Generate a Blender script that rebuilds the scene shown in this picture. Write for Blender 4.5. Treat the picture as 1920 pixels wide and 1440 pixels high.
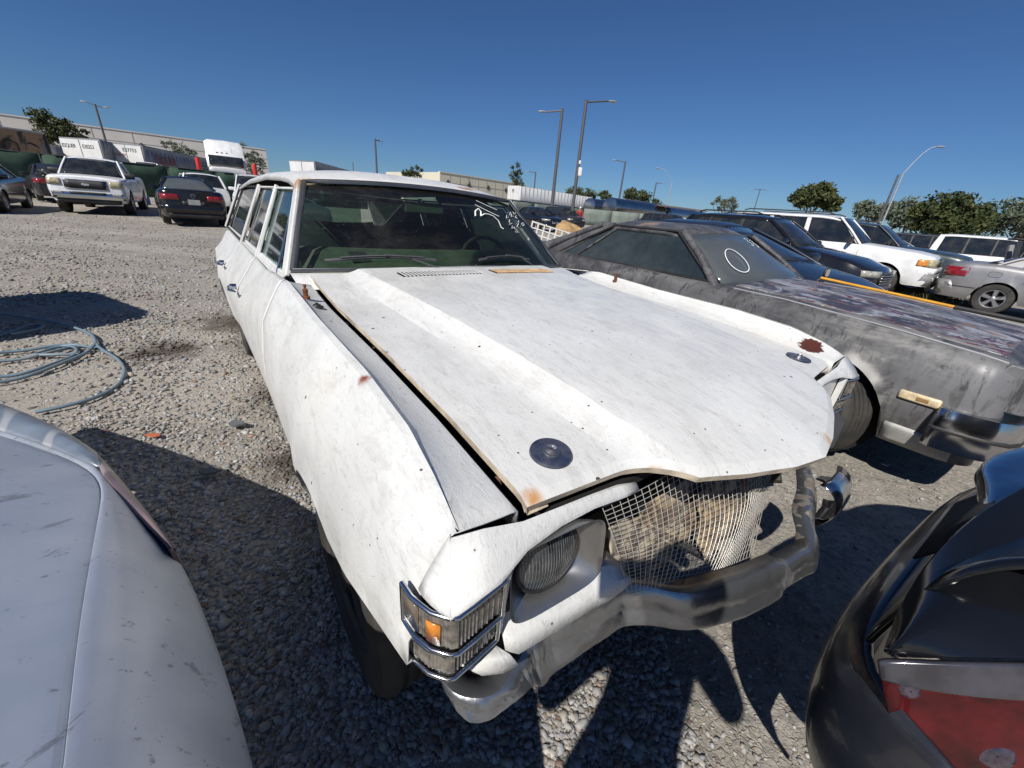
import bpy, bmesh, math, random
import numpy as np
from mathutils import Vector, Matrix
random.seed(7); rng=np.random.default_rng(7)
R=math.radians
sc=bpy.context.scene
for o in list(bpy.data.objects): bpy.data.objects.remove(o)
COL=sc.collection
# ------------------------------------------------------------ camera, sky, sun
CAMZ=1.327; PITCH=R(23.718); ROLL=R(4.803)
cd=bpy.data.cameras.new('camera'); cam=bpy.data.objects.new('camera',cd); COL.objects.link(cam)
cd.sensor_width=36; cd.lens=36*736.47/1920; cd.clip_start=.01; cd.clip_end=2000
fw=Vector((0,math.cos(PITCH),-math.sin(PITCH))); rt=Vector((1,0,0)); up=rt.cross(fw)
ir=math.cos(ROLL)*rt+math.sin(ROLL)*up; iu=-math.sin(ROLL)*rt+math.cos(ROLL)*up
M=Matrix((ir,iu,-fw)).transposed().to_4x4(); M.translation=(0,0,CAMZ); cam.matrix_world=M
sc.camera=cam
SUN_EL=R(45); SUN_AZ=R(26)          # azimuth of the direction the light travels to, from +Y towards +X
SD=Vector((math.cos(SUN_EL)*math.sin(SUN_AZ),math.cos(SUN_EL)*math.cos(SUN_AZ),-math.sin(SUN_EL)))
w=bpy.data.worlds.new('World'); sc.world=w; w.use_nodes=True
nt=w.node_tree; bg=nt.nodes['Background']; sky=nt.nodes.new('ShaderNodeTexSky')
sky.sky_type='NISHITA'; sky.sun_disc=False; sky.sun_elevation=SUN_EL
sky.sun_rotation=SUN_AZ+math.pi     # the sun stands opposite the travel direction
sky.altitude=0; sky.air_density=1.0; sky.dust_density=0.; sky.ozone_density=6.
mx=nt.nodes.new('ShaderNodeMix'); mx.data_type='RGBA'; mx.blend_type='MULTIPLY'; mx.inputs[0].default_value=1; mx.inputs[7].default_value=(.66,.90,1.20,1)   # colour cast of the photograph's sky
nt.links.new(sky.outputs[0],mx.inputs[6]); nt.links.new(mx.outputs[2],bg.inputs[0]); bg.inputs[1].default_value=.043
sl=bpy.data.lights.new('sun','SUN'); sl.energy=4.3; sl.angle=R(.55); sl.color=(1,.955,.89)
so=bpy.data.objects.new('sun',sl); COL.objects.link(so); so.rotation_euler=SD.to_track_quat('-Z','Y').to_euler(); so.location=(-20,-20,30)
vs=sc.view_settings; sc.display_settings.display_device='sRGB'
vs.view_transform='Standard'; vs.look='None'; vs.exposure=.35; vs.gamma=1; vs.use_curve_mapping=False
try:
    sc.cycles.max_bounces=8; sc.cycles.transparent_max_bounces=12
    sc.cycles.use_denoising=True
except Exception: pass

# ------------------------------------------------------------ materials
def nodes(name):
    m=bpy.data.materials.new(name); m.use_nodes=True; t=m.node_tree
    return m,t,t.nodes['Principled BSDF']
def N(t,typ,**k):
    n=t.nodes.new(typ)
    for a,b in k.items():
        if a in n.inputs: n.inputs[a].default_value=b
        else: setattr(n,a,b)
    return n
def L(t,a,b): t.links.new(a,b)
def coords(t,kind='Object'): return N(t,'ShaderNodeTexCoord').outputs[kind]
def noise(t,co,scale,detail=4,rough=.55,dist=0.,sc3=None):
    if sc3:
        mp=N(t,'ShaderNodeMapping'); mp.inputs['Scale'].default_value=sc3; L(t,co,mp.inputs[0]); co=mp.outputs[0]
    n=N(t,'ShaderNodeTexNoise',Scale=scale,Detail=detail,Roughness=rough,Distortion=dist); L(t,co,n.inputs['Vector']); return n.outputs[0]
def ramp(t,v,a,b,c0=0.,c1=1.):
    n=N(t,'ShaderNodeMapRange'); n.interpolation_type='SMOOTHSTEP'
    n.inputs['From Min'].default_value=a; n.inputs['From Max'].default_value=b; n.inputs['To Min'].default_value=c0; n.inputs['To Max'].default_value=c1
    L(t,v,n.inputs[0]); return n.outputs[0]
def mixc(t,f,a,b):
    n=N(t,'ShaderNodeMix',data_type='RGBA')
    for s,v in ((n.inputs[0],f),(n.inputs[6],a),(n.inputs[7],b)):
        if isinstance(v,(int,float)): s.default_value=v
        elif isinstance(v,tuple): s.default_value=(*v,1) if len(v)==3 else v
        else: L(t,v,s)
    return n.outputs[2]
def math_(t,op,a,b=None):
    n=N(t,'ShaderNodeMath',operation=op)
    for s,v in ((n.inputs[0],a),(n.inputs[1],b)):
        if v is None: continue
        if isinstance(v,(int,float)): s.default_value=v
        else: L(t,v,s)
    return n.outputs[0]
def bump(t,p,h,dist=.002,st=1.):
    n=N(t,'ShaderNodeBump'); n.inputs['Distance'].default_value=dist; n.inputs['Strength'].default_value=st
    L(t,h,n.inputs['Height']); L(t,n.outputs[0],p.inputs['Normal'])
def ball(t,co,c,r0,r1,wob=.0,ws=30):   # soft blob mask round point c
    n=N(t,'ShaderNodeVectorMath',operation='SUBTRACT'); L(t,co,n.inputs[0]); n.inputs[1].default_value=c
    l=N(t,'ShaderNodeVectorMath',operation='LENGTH'); L(t,n.outputs[0],l.inputs[0]); v=l.outputs['Value']
    if wob:
        nz=noise(t,co,ws,3); v=math_(t,'ADD',v,math_(t,'MULTIPLY',math_(t,'SUBTRACT',nz,.5),wob))
    return ramp(t,v,r0,r1,1.,0.)
MATS={}
def flat(name,c,rough=.5,metal=0.,var=.12,scale=8,bmp=0.,coat=0.,spec=.5,dust=0.,dustc=(.30,.27,.23)):
    if name in MATS: return MATS[name]
    m,t,p=nodes(name); co=coords(t)
    n=noise(t,co,scale,5,.6)
    c0=tuple(x*(1-var) for x in c); c1=tuple(min(1,x*(1+var)) for x in c)
    col=mixc(t,ramp(t,n,.3,.7),c0,c1)
    if dust:
        d=noise(t,co,scale*.35,6,.7); d=ramp(t,d,.35,.75,0.,dust); col=mixc(t,d,col,dustc)
        rr=ramp(t,d,0,1,rough,.8); L(t,rr,p.inputs['Roughness'])
    else: p.inputs['Roughness'].default_value=rough
    L(t,col,p.inputs['Base Color']); p.inputs['Metallic'].default_value=metal
    p.inputs['Coat Weight'].default_value=coat; p.inputs['Coat Roughness'].default_value=.06; p.inputs['Specular IOR Level'].default_value=spec
    if bmp: bump(t,p,noise(t,co,scale*6,4),bmp)
    MATS[name]=m; return m
M_blk=flat('black_plastic',(.016,.016,.017),.55,dust=.12)
M_dark=flat('dark_void',(.006,.006,.006),.9)
M_rub=flat('tyre_rubber',(.022,.021,.02),.78,dust=.35,dustc=(.13,.12,.10))
M_chr=flat('chrome',(.62,.63,.65),.16,1.,var=.06,scale=20,dust=.25,dustc=(.3,.29,.27))
M_alloy=flat('alloy',(.42,.42,.43),.35,.85,dust=.2)
M_glass=flat('tinted_glass',(.010,.013,.015),.05,0.,spec=.8,dust=.10)
M_dglass=flat('dusty_glass',(.075,.085,.085),.12,0.,spec=.7,dust=.3,scale=2.2,dustc=(.13,.14,.135))
M_lens=flat('headlamp_lens',(.42,.41,.36),.12,.25,var=.35,scale=18,coat=.6)
M_yel=flat('yellowed_lens',(.42,.38,.24),.22,.1,var=.35,scale=18,coat=.5)
M_red=flat('red_lens',(.22,.012,.014),.15,0.,var=.4,scale=14,coat=.7)
M_amb=flat('amber_lens',(.55,.20,.03),.2,0.,coat=.6,scale=20,var=.25)
M_plate=flat('plate_white',(.62,.62,.60),.5,scale=10)
M_steel=flat('galvanised_pole',(.10,.10,.105),.6,.3)
M_galv=flat('pale_pole',(.36,.37,.38),.5,.3)
M_rust=flat('rust',(.16,.055,.022),.9,scale=25,var=.4,bmp=.001)

def wagon_paint(name='white_weathered_paint',hood=False):
    m,t,p=nodes(name); co=coords(t)
    base=mixc(t,ramp(t,noise(t,co,3.2,6,.7),.3,.7),(.60,.60,.575),(.68,.68,.66))
    # streaky wrinkled dirt
    s=noise(t,co,9,7,.72,.8,(1.,3.2,2.)); base=mixc(t,ramp(t,s,.47,.70,0,.5),base,(.44,.43,.40)); bl_=noise(t,co,5.5,7,.75,.5); base=mixc(t,ramp(t,bl_,.52,.70,0,.22),base,(.42,.41,.385))
    s2=noise(t,co,46,5,.7,1.2,(1.,2.2,1.6)); base=mixc(t,ramp(t,s2,.54,.70,0,.5),base,(.37,.36,.33))
    yl=noise(t,co,1.7,4,.6); yel=ramp(t,yl,.55,.78,0,.3); base=mixc(t,yel,base,(.72,.66,.52))
    # chips: sparse dark specks
    for sca,th,th2,cc in ((30,.085,.12,(.10,.085,.075)),(11,.075,.09,(.06,.05,.045))):
        v=N(t,'ShaderNodeTexVoronoi',Scale=sca); L(t,co,v.inputs['Vector'])
        wn=noise(t,co,sca*3.3,3); dd=math_(t,'ADD',v.outputs['Distance'],math_(t,'MULTIPLY',wn,.06))
        sepc=N(t,'ShaderNodeSeparateColor'); L(t,v.outputs['Color'],sepc.inputs[0])
        f=math_(t,'MULTIPLY',ramp(t,dd,th,th2,1.,0.),math_(t,'GREATER_THAN',sepc.outputs[0],.6))
        base=mixc(t,f,base,cc)
    # rust: named places
    rust=(.30,.115,.03)
    places=[((.60,.80,.945),.045,.052,.035,(.085,.025,.015),60),((.69,-.71,.90),.004,.030,.02,(.5,.25,.07),50),((-1.26,-.62,1.375),.02,.10,.09,(.42,.24,.12),26),
            ((-1.30,.30,1.42),.015,.06,.08,(.40,.17,.06),34),((-1.34,.36,1.42),.012,.06,.08,(.40,.14,.04),34),((.30,-.852,.985),.004,.022,.03,(.22,.07,.04),60),
            ((.745,-.45,.875),.002,.030,.03,(.45,.24,.10),50),((.88,.08,.86),.002,.03,.04,(.5,.30,.12),50),((-1.25,-.80,1.1),.02,.14,.16,(.50,.33,.2),22)]
    for c,r0,r1,wb,cc,ws in places:
        base=mixc(t,ball(t,co,c,r0,r1,wb,ws),base,cc)
    L(t,base,p.inputs['Base Color'])
    rr=ramp(t,noise(t,co,6,4),.3,.7,.30,.5); L(t,rr,p.inputs['Roughness'])
    p.inputs['Coat Weight'].default_value=.25; p.inputs['Coat Roughness'].default_value=.25
    h=math_(t,'ADD',math_(t,'MULTIPLY',s,.6),math_(t,'MULTIPLY',s2,.55))
    bump(t,p,h,.0035,.55)
    return m
M_wag=wagon_paint()
M_wedge=flat('rusty_white_edge',(.55,.47,.36),.7,scale=14,var=.35,bmp=.001)

def elc_paint():
    m,t,p=nodes('primer_grey_patched'); co=coords(t)
    base=mixc(t,ramp(t,noise(t,co,1.6,6,.7,.6),.35,.65),(.040,.040,.044),(.12,.118,.118))
    # pale sanded haze and drips on the side
    d=noise(t,co,3.0,6,.7,.7,(1.,1.,1.8)); base=mixc(t,ramp(t,d,.52,.72,0,.7),base,(.20,.20,.19))
    dr=noise(t,co,7.5,5,.62,1.3,(2.2,1.,.55)); base=mixc(t,ramp(t,dr,.57,.6,0,.75),base,(.028,.027,.03))
    base=mixc(t,math_(t,'MULTIPLY',ball(t,co,(.62,-.88,.62),.12,.42,.3,7),ramp(t,noise(t,co,11,6,.7,1.,(1.6,1,.5)),.44,.50,0,.85)),base,(.15,.15,.155))
    base=mixc(t,math_(t,'MULTIPLY',ball(t,co,(.2,-.88,.80),.05,.55,.5,5),ramp(t,noise(t,co,3.5,6,.75,.6,(.7,1,2.)),.45,.62,0,.75)),base,(.27,.265,.245))
    base=mixc(t,math_(t,'MULTIPLY',ball(t,co,(.05,-.90,.325),.395,.435,.03,20),ball(t,co,(.25,-.90,.66),.06,.15,.06,14)),base,(.42,.41,.39))
    base=mixc(t,ball(t,co,(-1.8,-.45,1.33),.02,.14,.2,9),base,(.26,.17,.12))
    L(t,base,p.inputs['Base Color']); L(t,ramp(t,dr,.4,.6,.42,.6),p.inputs['Roughness'])
    p.inputs['Coat Weight'].default_value=.08
    return m
def elc_hood():
    m,t,p=nodes('peeling_hood_paint'); co=coords(t)
    base=mixc(t,ramp(t,noise(t,co,2.4,5,.6,1.,(1.5,2.0,1)),.4,.6),(.045,.042,.052),(.17,.165,.165))
    base=mixc(t,ramp(t,noise(t,co,2.3,6,.7,1.4,(1.3,2.2,1)),.52,.56),base,(.27,.275,.31))
    base=mixc(t,ramp(t,noise(t,co,3.7,6,.7,1.1,(1.2,2.6,1)),.56,.60),base,(.10,.035,.05))
    base=mixc(t,ramp(t,noise(t,co,5.3,6,.75,1.5,(1.4,2.4,1)),.60,.63),base,(.40,.38,.35))
    base=mixc(t,ramp(t,noise(t,co,4.4,6,.7,.6,(1.1,2.8,1)),.60,.62),base,(.22,.11,.06))
    L(t,base,p.inputs['Base Color']); p.inputs['Roughness'].default_value=.42
    return m
M_elc=elc_paint(); M_elh=elc_hood()

def clear_glass():
    m=bpy.data.materials.new('dirty_clear_glass'); m.use_nodes=True; t=m.node_tree; t.nodes.clear()
    out=N(t,'ShaderNodeOutputMaterial'); tr=N(t,'ShaderNodeBsdfTransparent'); tr.inputs[0].default_value=(.50,.62,.56,1)
    gl=N(t,'ShaderNodeBsdfGlossy'); gl.inputs['Roughness'].default_value=.03; gl.inputs[0].default_value=(.9,.95,1,1)
    fr=N(t,'ShaderNodeFresnel'); fr.inputs[0].default_value=1.45
    m1=N(t,'ShaderNodeMixShader'); L(t,math_(t,'MULTIPLY',fr.outputs[0],.9),m1.inputs[0]); L(t,tr.outputs[0],m1.inputs[1]); L(t,gl.outputs[0],m1.inputs[2])
    df=N(t,'ShaderNodeBsdfDiffuse'); df.inputs[0].default_value=(.35,.34,.31,1)
    co=coords(t); d=noise(t,co,2.3,6,.75,.4,(1.,1.,2.)); d2=noise(t,co,60,3,.6)
    f=math_(t,'ADD',ramp(t,d,.42,.8,.012,.07),ramp(t,d2,.62,.8,0,.12))
    m2=N(t,'ShaderNodeMixShader'); L(t,f,m2.inputs[0]); L(t,m1.outputs[0],m2.inputs[1]); L(t,df.outputs[0],m2.inputs[2]); L(t,m2.outputs[0],out.inputs[0])
    return m
M_cg=clear_glass()

# ------------------------------------------------------------ mesh helpers
def lerp(a,b,t): return a+(b-a)*t
def interp(x,pts): return float(np.interp(x,[p[0] for p in pts],[p[1] for p in pts]))
class MB:
    def __init__(s): s.v=[]; s.f=[]; s.m=[]
    def add(s,vs,fs,mi=0):
        o=len(s.v); s.v+= [tuple(map(float,p)) for p in vs]; s.f+=[tuple(i+o for i in f) for f in fs]; s.m+=[mi]*len(fs); return s
    def grid(s,g,mi=0,closeu=False,flip=False):
        nu=len(g); nv=len(g[0]); vs=[p for r in g for p in r]; fs=[]
        for i in range(nu if closeu else nu-1):
            for j in range(nv-1):
                a=i*nv+j; b=((i+1)%nu)*nv+j; q=(a,b,b+1,a+1); fs.append(q[::-1] if flip else q)
        return s.add(vs,fs,mi)
    def box(s,c,d,mi=0,rot=None,bev=0.):
        x,y,z=[k/2 for k in d]
        vs=[Vector((sx*x,sy*y,sz*z)) for sx in (-1,1) for sy in (-1,1) for sz in (-1,1)]
        if rot is not None: vs=[rot@v for v in vs]
        vs=[v+Vector(c) for v in vs]
        return s.add(vs,[(0,1,3,2),(4,6,7,5),(0,4,5,1),(2,3,7,6),(0,2,6,4),(1,5,7,3)],mi)
    def prism(s,poly,off,mi=0):     # poly: 3d points, extruded by vector off
        n=len(poly); off=Vector(off); P=[Vector(p) for p in poly]
        return s.add(P+[p+off for p in P],[tuple(range(n))[::-1],tuple(range(n,2*n))]+[(i,(i+1)%n,n+(i+1)%n,n+i) for i in range(n)],mi)
    def tube(s,path,r,n=8,mi=0,caps=True,flat=1.):
        P=[Vector(p) for p in path]; rs=r if isinstance(r,(list,tuple)) else [r]*len(P); g=[]
        pu=None
        for i,p in enumerate(P):
            t=(P[min(i+1,len(P)-1)]-P[max(i-1,0)]).normalized()
            if pu is None: pu=Vector((0,0,1)) if abs(t.z)<.9 else Vector((1,0,0))
            u=(pu-t*pu.dot(t)); u=u.normalized() if u.length>1e-6 else t.orthogonal().normalized()
            pu=u; v=t.cross(u)
            g.append([p+rs[i]*(math.cos(k*2*math.pi/n)*v+flat*math.sin(k*2*math.pi/n)*u) for k in range(n)])
        o=[]
        for r_ in g: o.append(r_+[r_[0]])
        vs=[p for r_ in g for p in r_]; fs=[]
        for i in range(len(g)-1):
            for k in range(n): fs.append((i*n+k,i*n+(k+1)%n,(i+1)*n+(k+1)%n,(i+1)*n+k))
        if caps: fs+=[tuple(range(n))[::-1],tuple(range((len(g)-1)*n,len(g)*n))]
        return s.add(vs,fs,mi)
    def lathe(s,prof,c,axis='y',n=32,mi=0,a0=0.,a1=2*math.pi):
        full=abs(a1-a0-2*math.pi)<1e-6; k=n if full else n+1; g=[]
        for i in range(k):
            a=a0+(a1-a0)*i/n; ca,sa=math.cos(a),math.sin(a); row=[]
            for (r,h) in prof:
                p={'y':(r*ca,h,r*sa),'z':(r*ca,r*sa,h),'x':(h,r*ca,r*sa)}[axis]
                row.append((p[0]+c[0],p[1]+c[1],p[2]+c[2]))
            g.append(row)
        return s.grid(g,mi,closeu=full)
    def disc(s,c,r,axis='x',n=24,mi=0):
        vs=[]
        for i in range(n):
            a=2*math.pi*i/n; ca,sa=r*math.cos(a),r*math.sin(a)
            p={'y':(ca,0,sa),'z':(ca,sa,0),'x':(0,ca,sa)}[axis]; vs.append((c[0]+p[0],c[1]+p[1],c[2]+p[2]))
        return s.add(vs,[tuple(range(n))],mi)
def mesh(mb,name,mats,smooth=32,weld=1e-5):
    me=bpy.data.meshes.new(name); bm=bmesh.new()
    vs=[bm.verts.new(v) for v in mb.v]
    for f,mi in zip(mb.f,mb.m):
        if len(set(f))<3: continue
        try: fc=bm.faces.new([vs[i] for i in f])
        except ValueError: continue
        fc.material_index=mi
    if weld: bmesh.ops.remove_doubles(bm,verts=bm.verts,dist=weld)
    bmesh.ops.dissolve_degenerate(bm,dist=1e-6,edges=bm.edges)
    bmesh.ops.recalc_face_normals(bm,faces=bm.faces)
    if smooth:
        for f in bm.faces: f.smooth=True
        c=R(smooth)
        for e in bm.edges:
            if len(e.link_faces)==2 and e.calc_face_angle(0)>c: e.smooth=False
    bm.to_mesh(me); bm.free()
    for m in (mats if isinstance(mats,(list,tuple)) else [mats]): me.materials.append(m)
    return me
def ob(name,mb,mats,parent=None,smooth=32,bevel=0.,solid=0.,sub=0,weld=1e-5):
    o=bpy.data.objects.new(name,mesh(mb,name,mats,smooth,weld)); COL.objects.link(o); o.parent=parent
    if sub:
        s=o.modifiers.new('s','SUBSURF'); s.levels=s.render_levels=sub
    if solid:
        s=o.modifiers.new('t','SOLIDIFY'); s.thickness=abs(solid); s.offset=-1 if solid>0 else 1
    if bevel:
        b=o.modifiers.new('b','BEVEL'); b.width=bevel; b.segments=2; b.limit_method='ANGLE'; b.angle_limit=R(40)
    return o
def thing(name,label,cat,loc=(0,0,0),yaw=0.,group=None,rot=None):
    o=bpy.data.objects.new(name,None); COL.objects.link(o); o.location=loc
    o.rotation_euler=rot if rot else (0,0,yaw); o.empty_display_size=.2
    tag(o,label,cat,group); return o
def tag(o,label,cat,group=None):
    o['label']=label; o['category']=cat
    group=group or {'tree':'trees on the skyline','lamp post':'lamp posts round the yard','trailer':'semi trailers behind the fences','tanker':'polished tankers above the pale fence','building':'pale warehouses on the skyline','fence':'fabric-covered yard fences','stone':'flat stones on the gravel','litter':'scraps on the ground','SUV':'SUVs parked in the yard','sedan':'sedans parked in the yard','truck':'trucks behind the left-hand cars','car':'cars parked in the yard'}.get(cat)
    if group: o['group']=group
    return o
def struct(o): o['kind']='structure'; return o
def text(s,size,mat,parent,M4,name='lettering',depth=.002,align='CENTER'):
    c=bpy.data.curves.new(name,'FONT'); c.body=s; c.size=size; c.extrude=depth; c.align_x=align; c.align_y='CENTER'
    t=bpy.data.objects.new(name,c); COL.objects.link(t); dg=bpy.context.evaluated_depsgraph_get()
    me=bpy.data.meshes.new_from_object(t.evaluated_get(dg)); bpy.data.objects.remove(t)
    me.materials.clear(); me.materials.append(mat)
    o=bpy.data.objects.new(name,me); COL.objects.link(o); o.parent=parent; o.matrix_local=M4; return o
def face_matrix(p,xdir,zdir):   # text plane: x along xdir, faces zdir
    x=Vector(xdir).normalized(); z=Vector(zdir).normalized(); y=z.cross(x)
    m=Matrix((x,y,z)).transposed().to_4x4(); m.translation=p; return m
def gz(y):                       # the yard rises a little with distance
    t=min(1,max(0,(y-7)/26)); return .30*t*t*(3-2*t)
# ------------------------------------------------------------ ground
def ground():
    m,t,p=nodes('gravel_and_dust_ground'); co=coords(t)
    big=noise(t,co,.35,5,.6); mid=noise(t,co,2.2,6,.65); fine=noise(t,co,38,5,.7); spk=noise(t,co,15,6,.8); pebb=N(t,'ShaderNodeTexVoronoi',Scale=46.); L(t,co,pebb.inputs['Vector'])
    col=mixc(t,ramp(t,mid,.3,.7),(.27,.245,.205),(.42,.385,.335))
    col=mixc(t,ramp(t,big,.4,.62,0,.55),col,(.42,.375,.315))
    sepc=N(t,'ShaderNodeSeparateColor'); L(t,pebb.outputs['Color'],sepc.inputs[0])
    col=mixc(t,ramp(t,sepc.outputs[0],.2,.95,0,.45),col,(.20,.195,.185))
    col=mixc(t,ramp(t,fine,.5,.7,0,.5),col,(.12,.115,.10))
    col=mixc(t,ramp(t,spk,.50,.62,0,.55),col,(.15,.145,.13)); col=mixc(t,ramp(t,spk,.30,.42,.5,0),col,(.46,.43,.38))
    # tyre lanes far off: long bands
    mp=N(t,'ShaderNodeMapping'); mp.inputs['Rotation'].default_value=(0,0,R(20)); mp.inputs['Scale'].default_value=(.12,1.1,1); L(t,co,mp.inputs[0])
    ln=noise(t,mp.outputs[0],1.0,4,.6); col=mixc(t,ramp(t,ln,.45,.65,0,.45),col,(.47,.43,.37))
    for c,r0,r1,wb in (((-3.0,3.1,0),.05,.40,.6),((-3.0,4.1,0),.1,.6,.7),((-1.5,2.5,0),.0,.45,.6),((-1.15,1.75,0),.0,.30,.4),((-2.3,3.5,0),.0,.5,.5),((-2.0,4.6,0),.0,.4,.5)):
        col=mixc(t,math_(t,'MULTIPLY',ball(t,co,c,r0,r1,wb,5),.85),col,(.055,.042,.03))
    L(t,col,p.inputs['Base Color']); p.inputs['Roughness'].default_value=.95; p.inputs['Specular IOR Level'].default_value=.2
    wv=N(t,'ShaderNodeTexNoise',Scale=9.,Detail=4); L(t,co,wv.inputs['Vector']); wa=N(t,'ShaderNodeVectorMath',operation='MULTIPLY_ADD'); L(t,wv.outputs['Color'],wa.inputs[0]); wa.inputs[1].default_value=(.16,.16,.16); L(t,co,wa.inputs[2])
    vor=N(t,'ShaderNodeTexVoronoi',Scale=19.,feature='DISTANCE_TO_EDGE'); L(t,wa.outputs[0],vor.inputs['Vector'])
    cr=ramp(t,vor.outputs['Distance'],.0,.06); 
    h=math_(t,'ADD',math_(t,'MULTIPLY',math_(t,'ADD',fine,math_(t,'MULTIPLY',spk,2.2)),.6),math_(t,'ADD',math_(t,'MULTIPLY',cr,.25),math_(t,'MULTIPLY',sepc.outputs[1],.5)))
    bump(t,p,h,.014,.9)
    def axis(lo,hi,n):
        u=np.linspace(-1,1,n); s=np.sign(u)*(np.abs(u)**3.2); return np.where(u<0,-s*lo,s*hi)
    xs=axis(-420,420,150); ys=axis(-120,520,150)
    X,Y=np.meshgrid(xs,ys,indexing='ij')
    tt=np.clip((Y-7)/26,0,1); Z=.30*tt*tt*(3-2*tt)
    near=np.exp(-(X**2+Y**2)/220.)
    Z=Z+near*(.012*np.sin(X*1.7+Y*.9)*np.cos(Y*1.3)+.006*np.sin(X*5.1)*np.sin(Y*4.3))-.006
    nu,nv=X.shape; me=bpy.data.meshes.new('ground')
    vs=np.stack([X,Y,Z],-1).reshape(-1,3)
    idx=np.arange(nu*nv).reshape(nu,nv); f=np.stack([idx[:-1,:-1],idx[1:,:-1],idx[1:,1:],idx[:-1,1:]],-1).reshape(-1,4)
    me.from_pydata(vs.tolist(),[],f.tolist()); me.materials.append(m); me.shade_smooth()
    o=bpy.data.objects.new('ground',me); COL.objects.link(o); struct(o)
ground()

def gravel():
    # angular stones, one mesh; density falls with distance
    bm=bmesh.new(); bmesh.ops.create_icosphere(bm,subdivisions=1,radius=1.); bv=np.array([v.co[:] for v in bm.verts]); bf=np.array([[v.index for v in f.verts] for f in bm.faces]); bm.free()
    n=90000
    # sample by distance and bearing (dense towards the left where the gravel lies)
    d=.55*np.exp(rng.random(n*2)*math.log(24/.55)); az=np.radians(rng.uniform(-82,62,n*2)); x=d*np.sin(az); y=d*np.cos(az)
    patch=np.sin(x*1.9+1)*np.cos(y*1.5+.4)+.5*np.sin(x*4.1-y*3.3)
    keep=(rng.random(n*2)<np.where(x<.6,.95,.10)) & ((patch>-.75)|(rng.random(n*2)<.35))
    x=x[keep][:n]; y=y[keep][:n]; d=d[keep][:n]; n=len(x)
    r=np.clip(.0044+.0035*rng.gamma(2.,.55,n),.004,.021)*np.clip(.8+.13*d,.85,1.9)
    r=np.where(x>.6,r*.75,r)
    sx=r*rng.uniform(.8,1.5,n); sy=r*rng.uniform(.7,1.1,n); szz=r*rng.uniform(.45,.8,n)
    var=[bv*(1+rng.uniform(-.5,.34,(12,1))) for _ in range(30)]
    sel=rng.integers(0,30,n); V=np.stack(var)[sel]            # n,12,3
    V=V*np.stack([sx,sy,szz],-1)[:,None,:]
    th=rng.uniform(0,2*math.pi,n); ti=rng.uniform(-.5,.5,n)
    c,s_=np.cos(ti)[:,None],np.sin(ti)[:,None]; V=np.stack([V[...,0]*c+V[...,2]*s_,V[...,1],-V[...,0]*s_+V[...,2]*c],-1)
    c,s_=np.cos(th)[:,None],np.sin(th)[:,None]; V=np.stack([V[...,0]*c-V[...,1]*s_,V[...,0]*s_+V[...,1]*c,V[...,2]],-1)
    tt=np.clip((y-7)/26,0,1); z=.30*tt*tt*(3-2*tt)+np.exp(-(x**2+y**2)/220.)*(.012*np.sin(x*1.7+y*.9)*np.cos(y*1.3)+.006*np.sin(x*5.1)*np.sin(y*4.3))-.006
    V=V+np.stack([x,y,z+szz*.35],-1)[:,None,:]
    F=(bf[None]+(np.arange(n)*12)[:,None,None]).reshape(-1,3)
    me=bpy.data.meshes.new('gravel'); me.vertices.add(n*12); me.vertices.foreach_set('co',V.reshape(-1)); 
    me.loops.add(len(F)*3); me.loops.foreach_set('vertex_index',F.reshape(-1).astype(np.int32))
    me.polygons.add(len(F)); me.polygons.foreach_set('loop_start',(np.arange(len(F))*3).astype(np.int32)); me.update(); me.validate()
    tone=np.clip(rng.normal(.265,.07,n),.08,.44); warm=rng.uniform(-.02,.05,n)
    colr=np.stack([tone+warm,tone+warm*.3,tone-warm*.6,np.ones(n)],-1); odd=rng.random(n)<.03; colr[odd,:3]=colr[odd,:3]*np.array([.75,.5,.4])
    a=me.attributes.new('tint','FLOAT_COLOR','POINT'); a.data.foreach_set('color',np.repeat(colr,12,axis=0).reshape(-1).astype(np.float32))
    m,t,p=nodes('gravel_stone'); at=N(t,'ShaderNodeAttribute',attribute_name='tint'); co=coords(t)
    col=mixc(t,ramp(t,noise(t,co,90,3),.4,.7,0,.35),at.outputs['Color'],(.36,.33,.29))
    for c,r0,r1,wb in (((-3.0,3.1,0),.05,.40,.6),((-3.0,4.1,0),.1,.6,.7),((-1.5,2.5,0),.0,.45,.6),((-1.15,1.75,0),.0,.30,.4),((-2.3,3.5,0),.0,.5,.5)):
        col=mixc(t,math_(t,'MULTIPLY',ball(t,co,c,r0,r1,wb,5),.85),col,(.05,.038,.028))
    L(t,col,p.inputs['Base Color']); p.inputs['Roughness'].default_value=.9; p.inputs['Specular IOR Level'].default_value=.25
    me.materials.append(m); o=bpy.data.objects.new('gravel',me); COL.objects.link(o); o['kind']='stuff'
    o['label']='loose grey crushed stone spread over the yard'
gravel()

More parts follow.
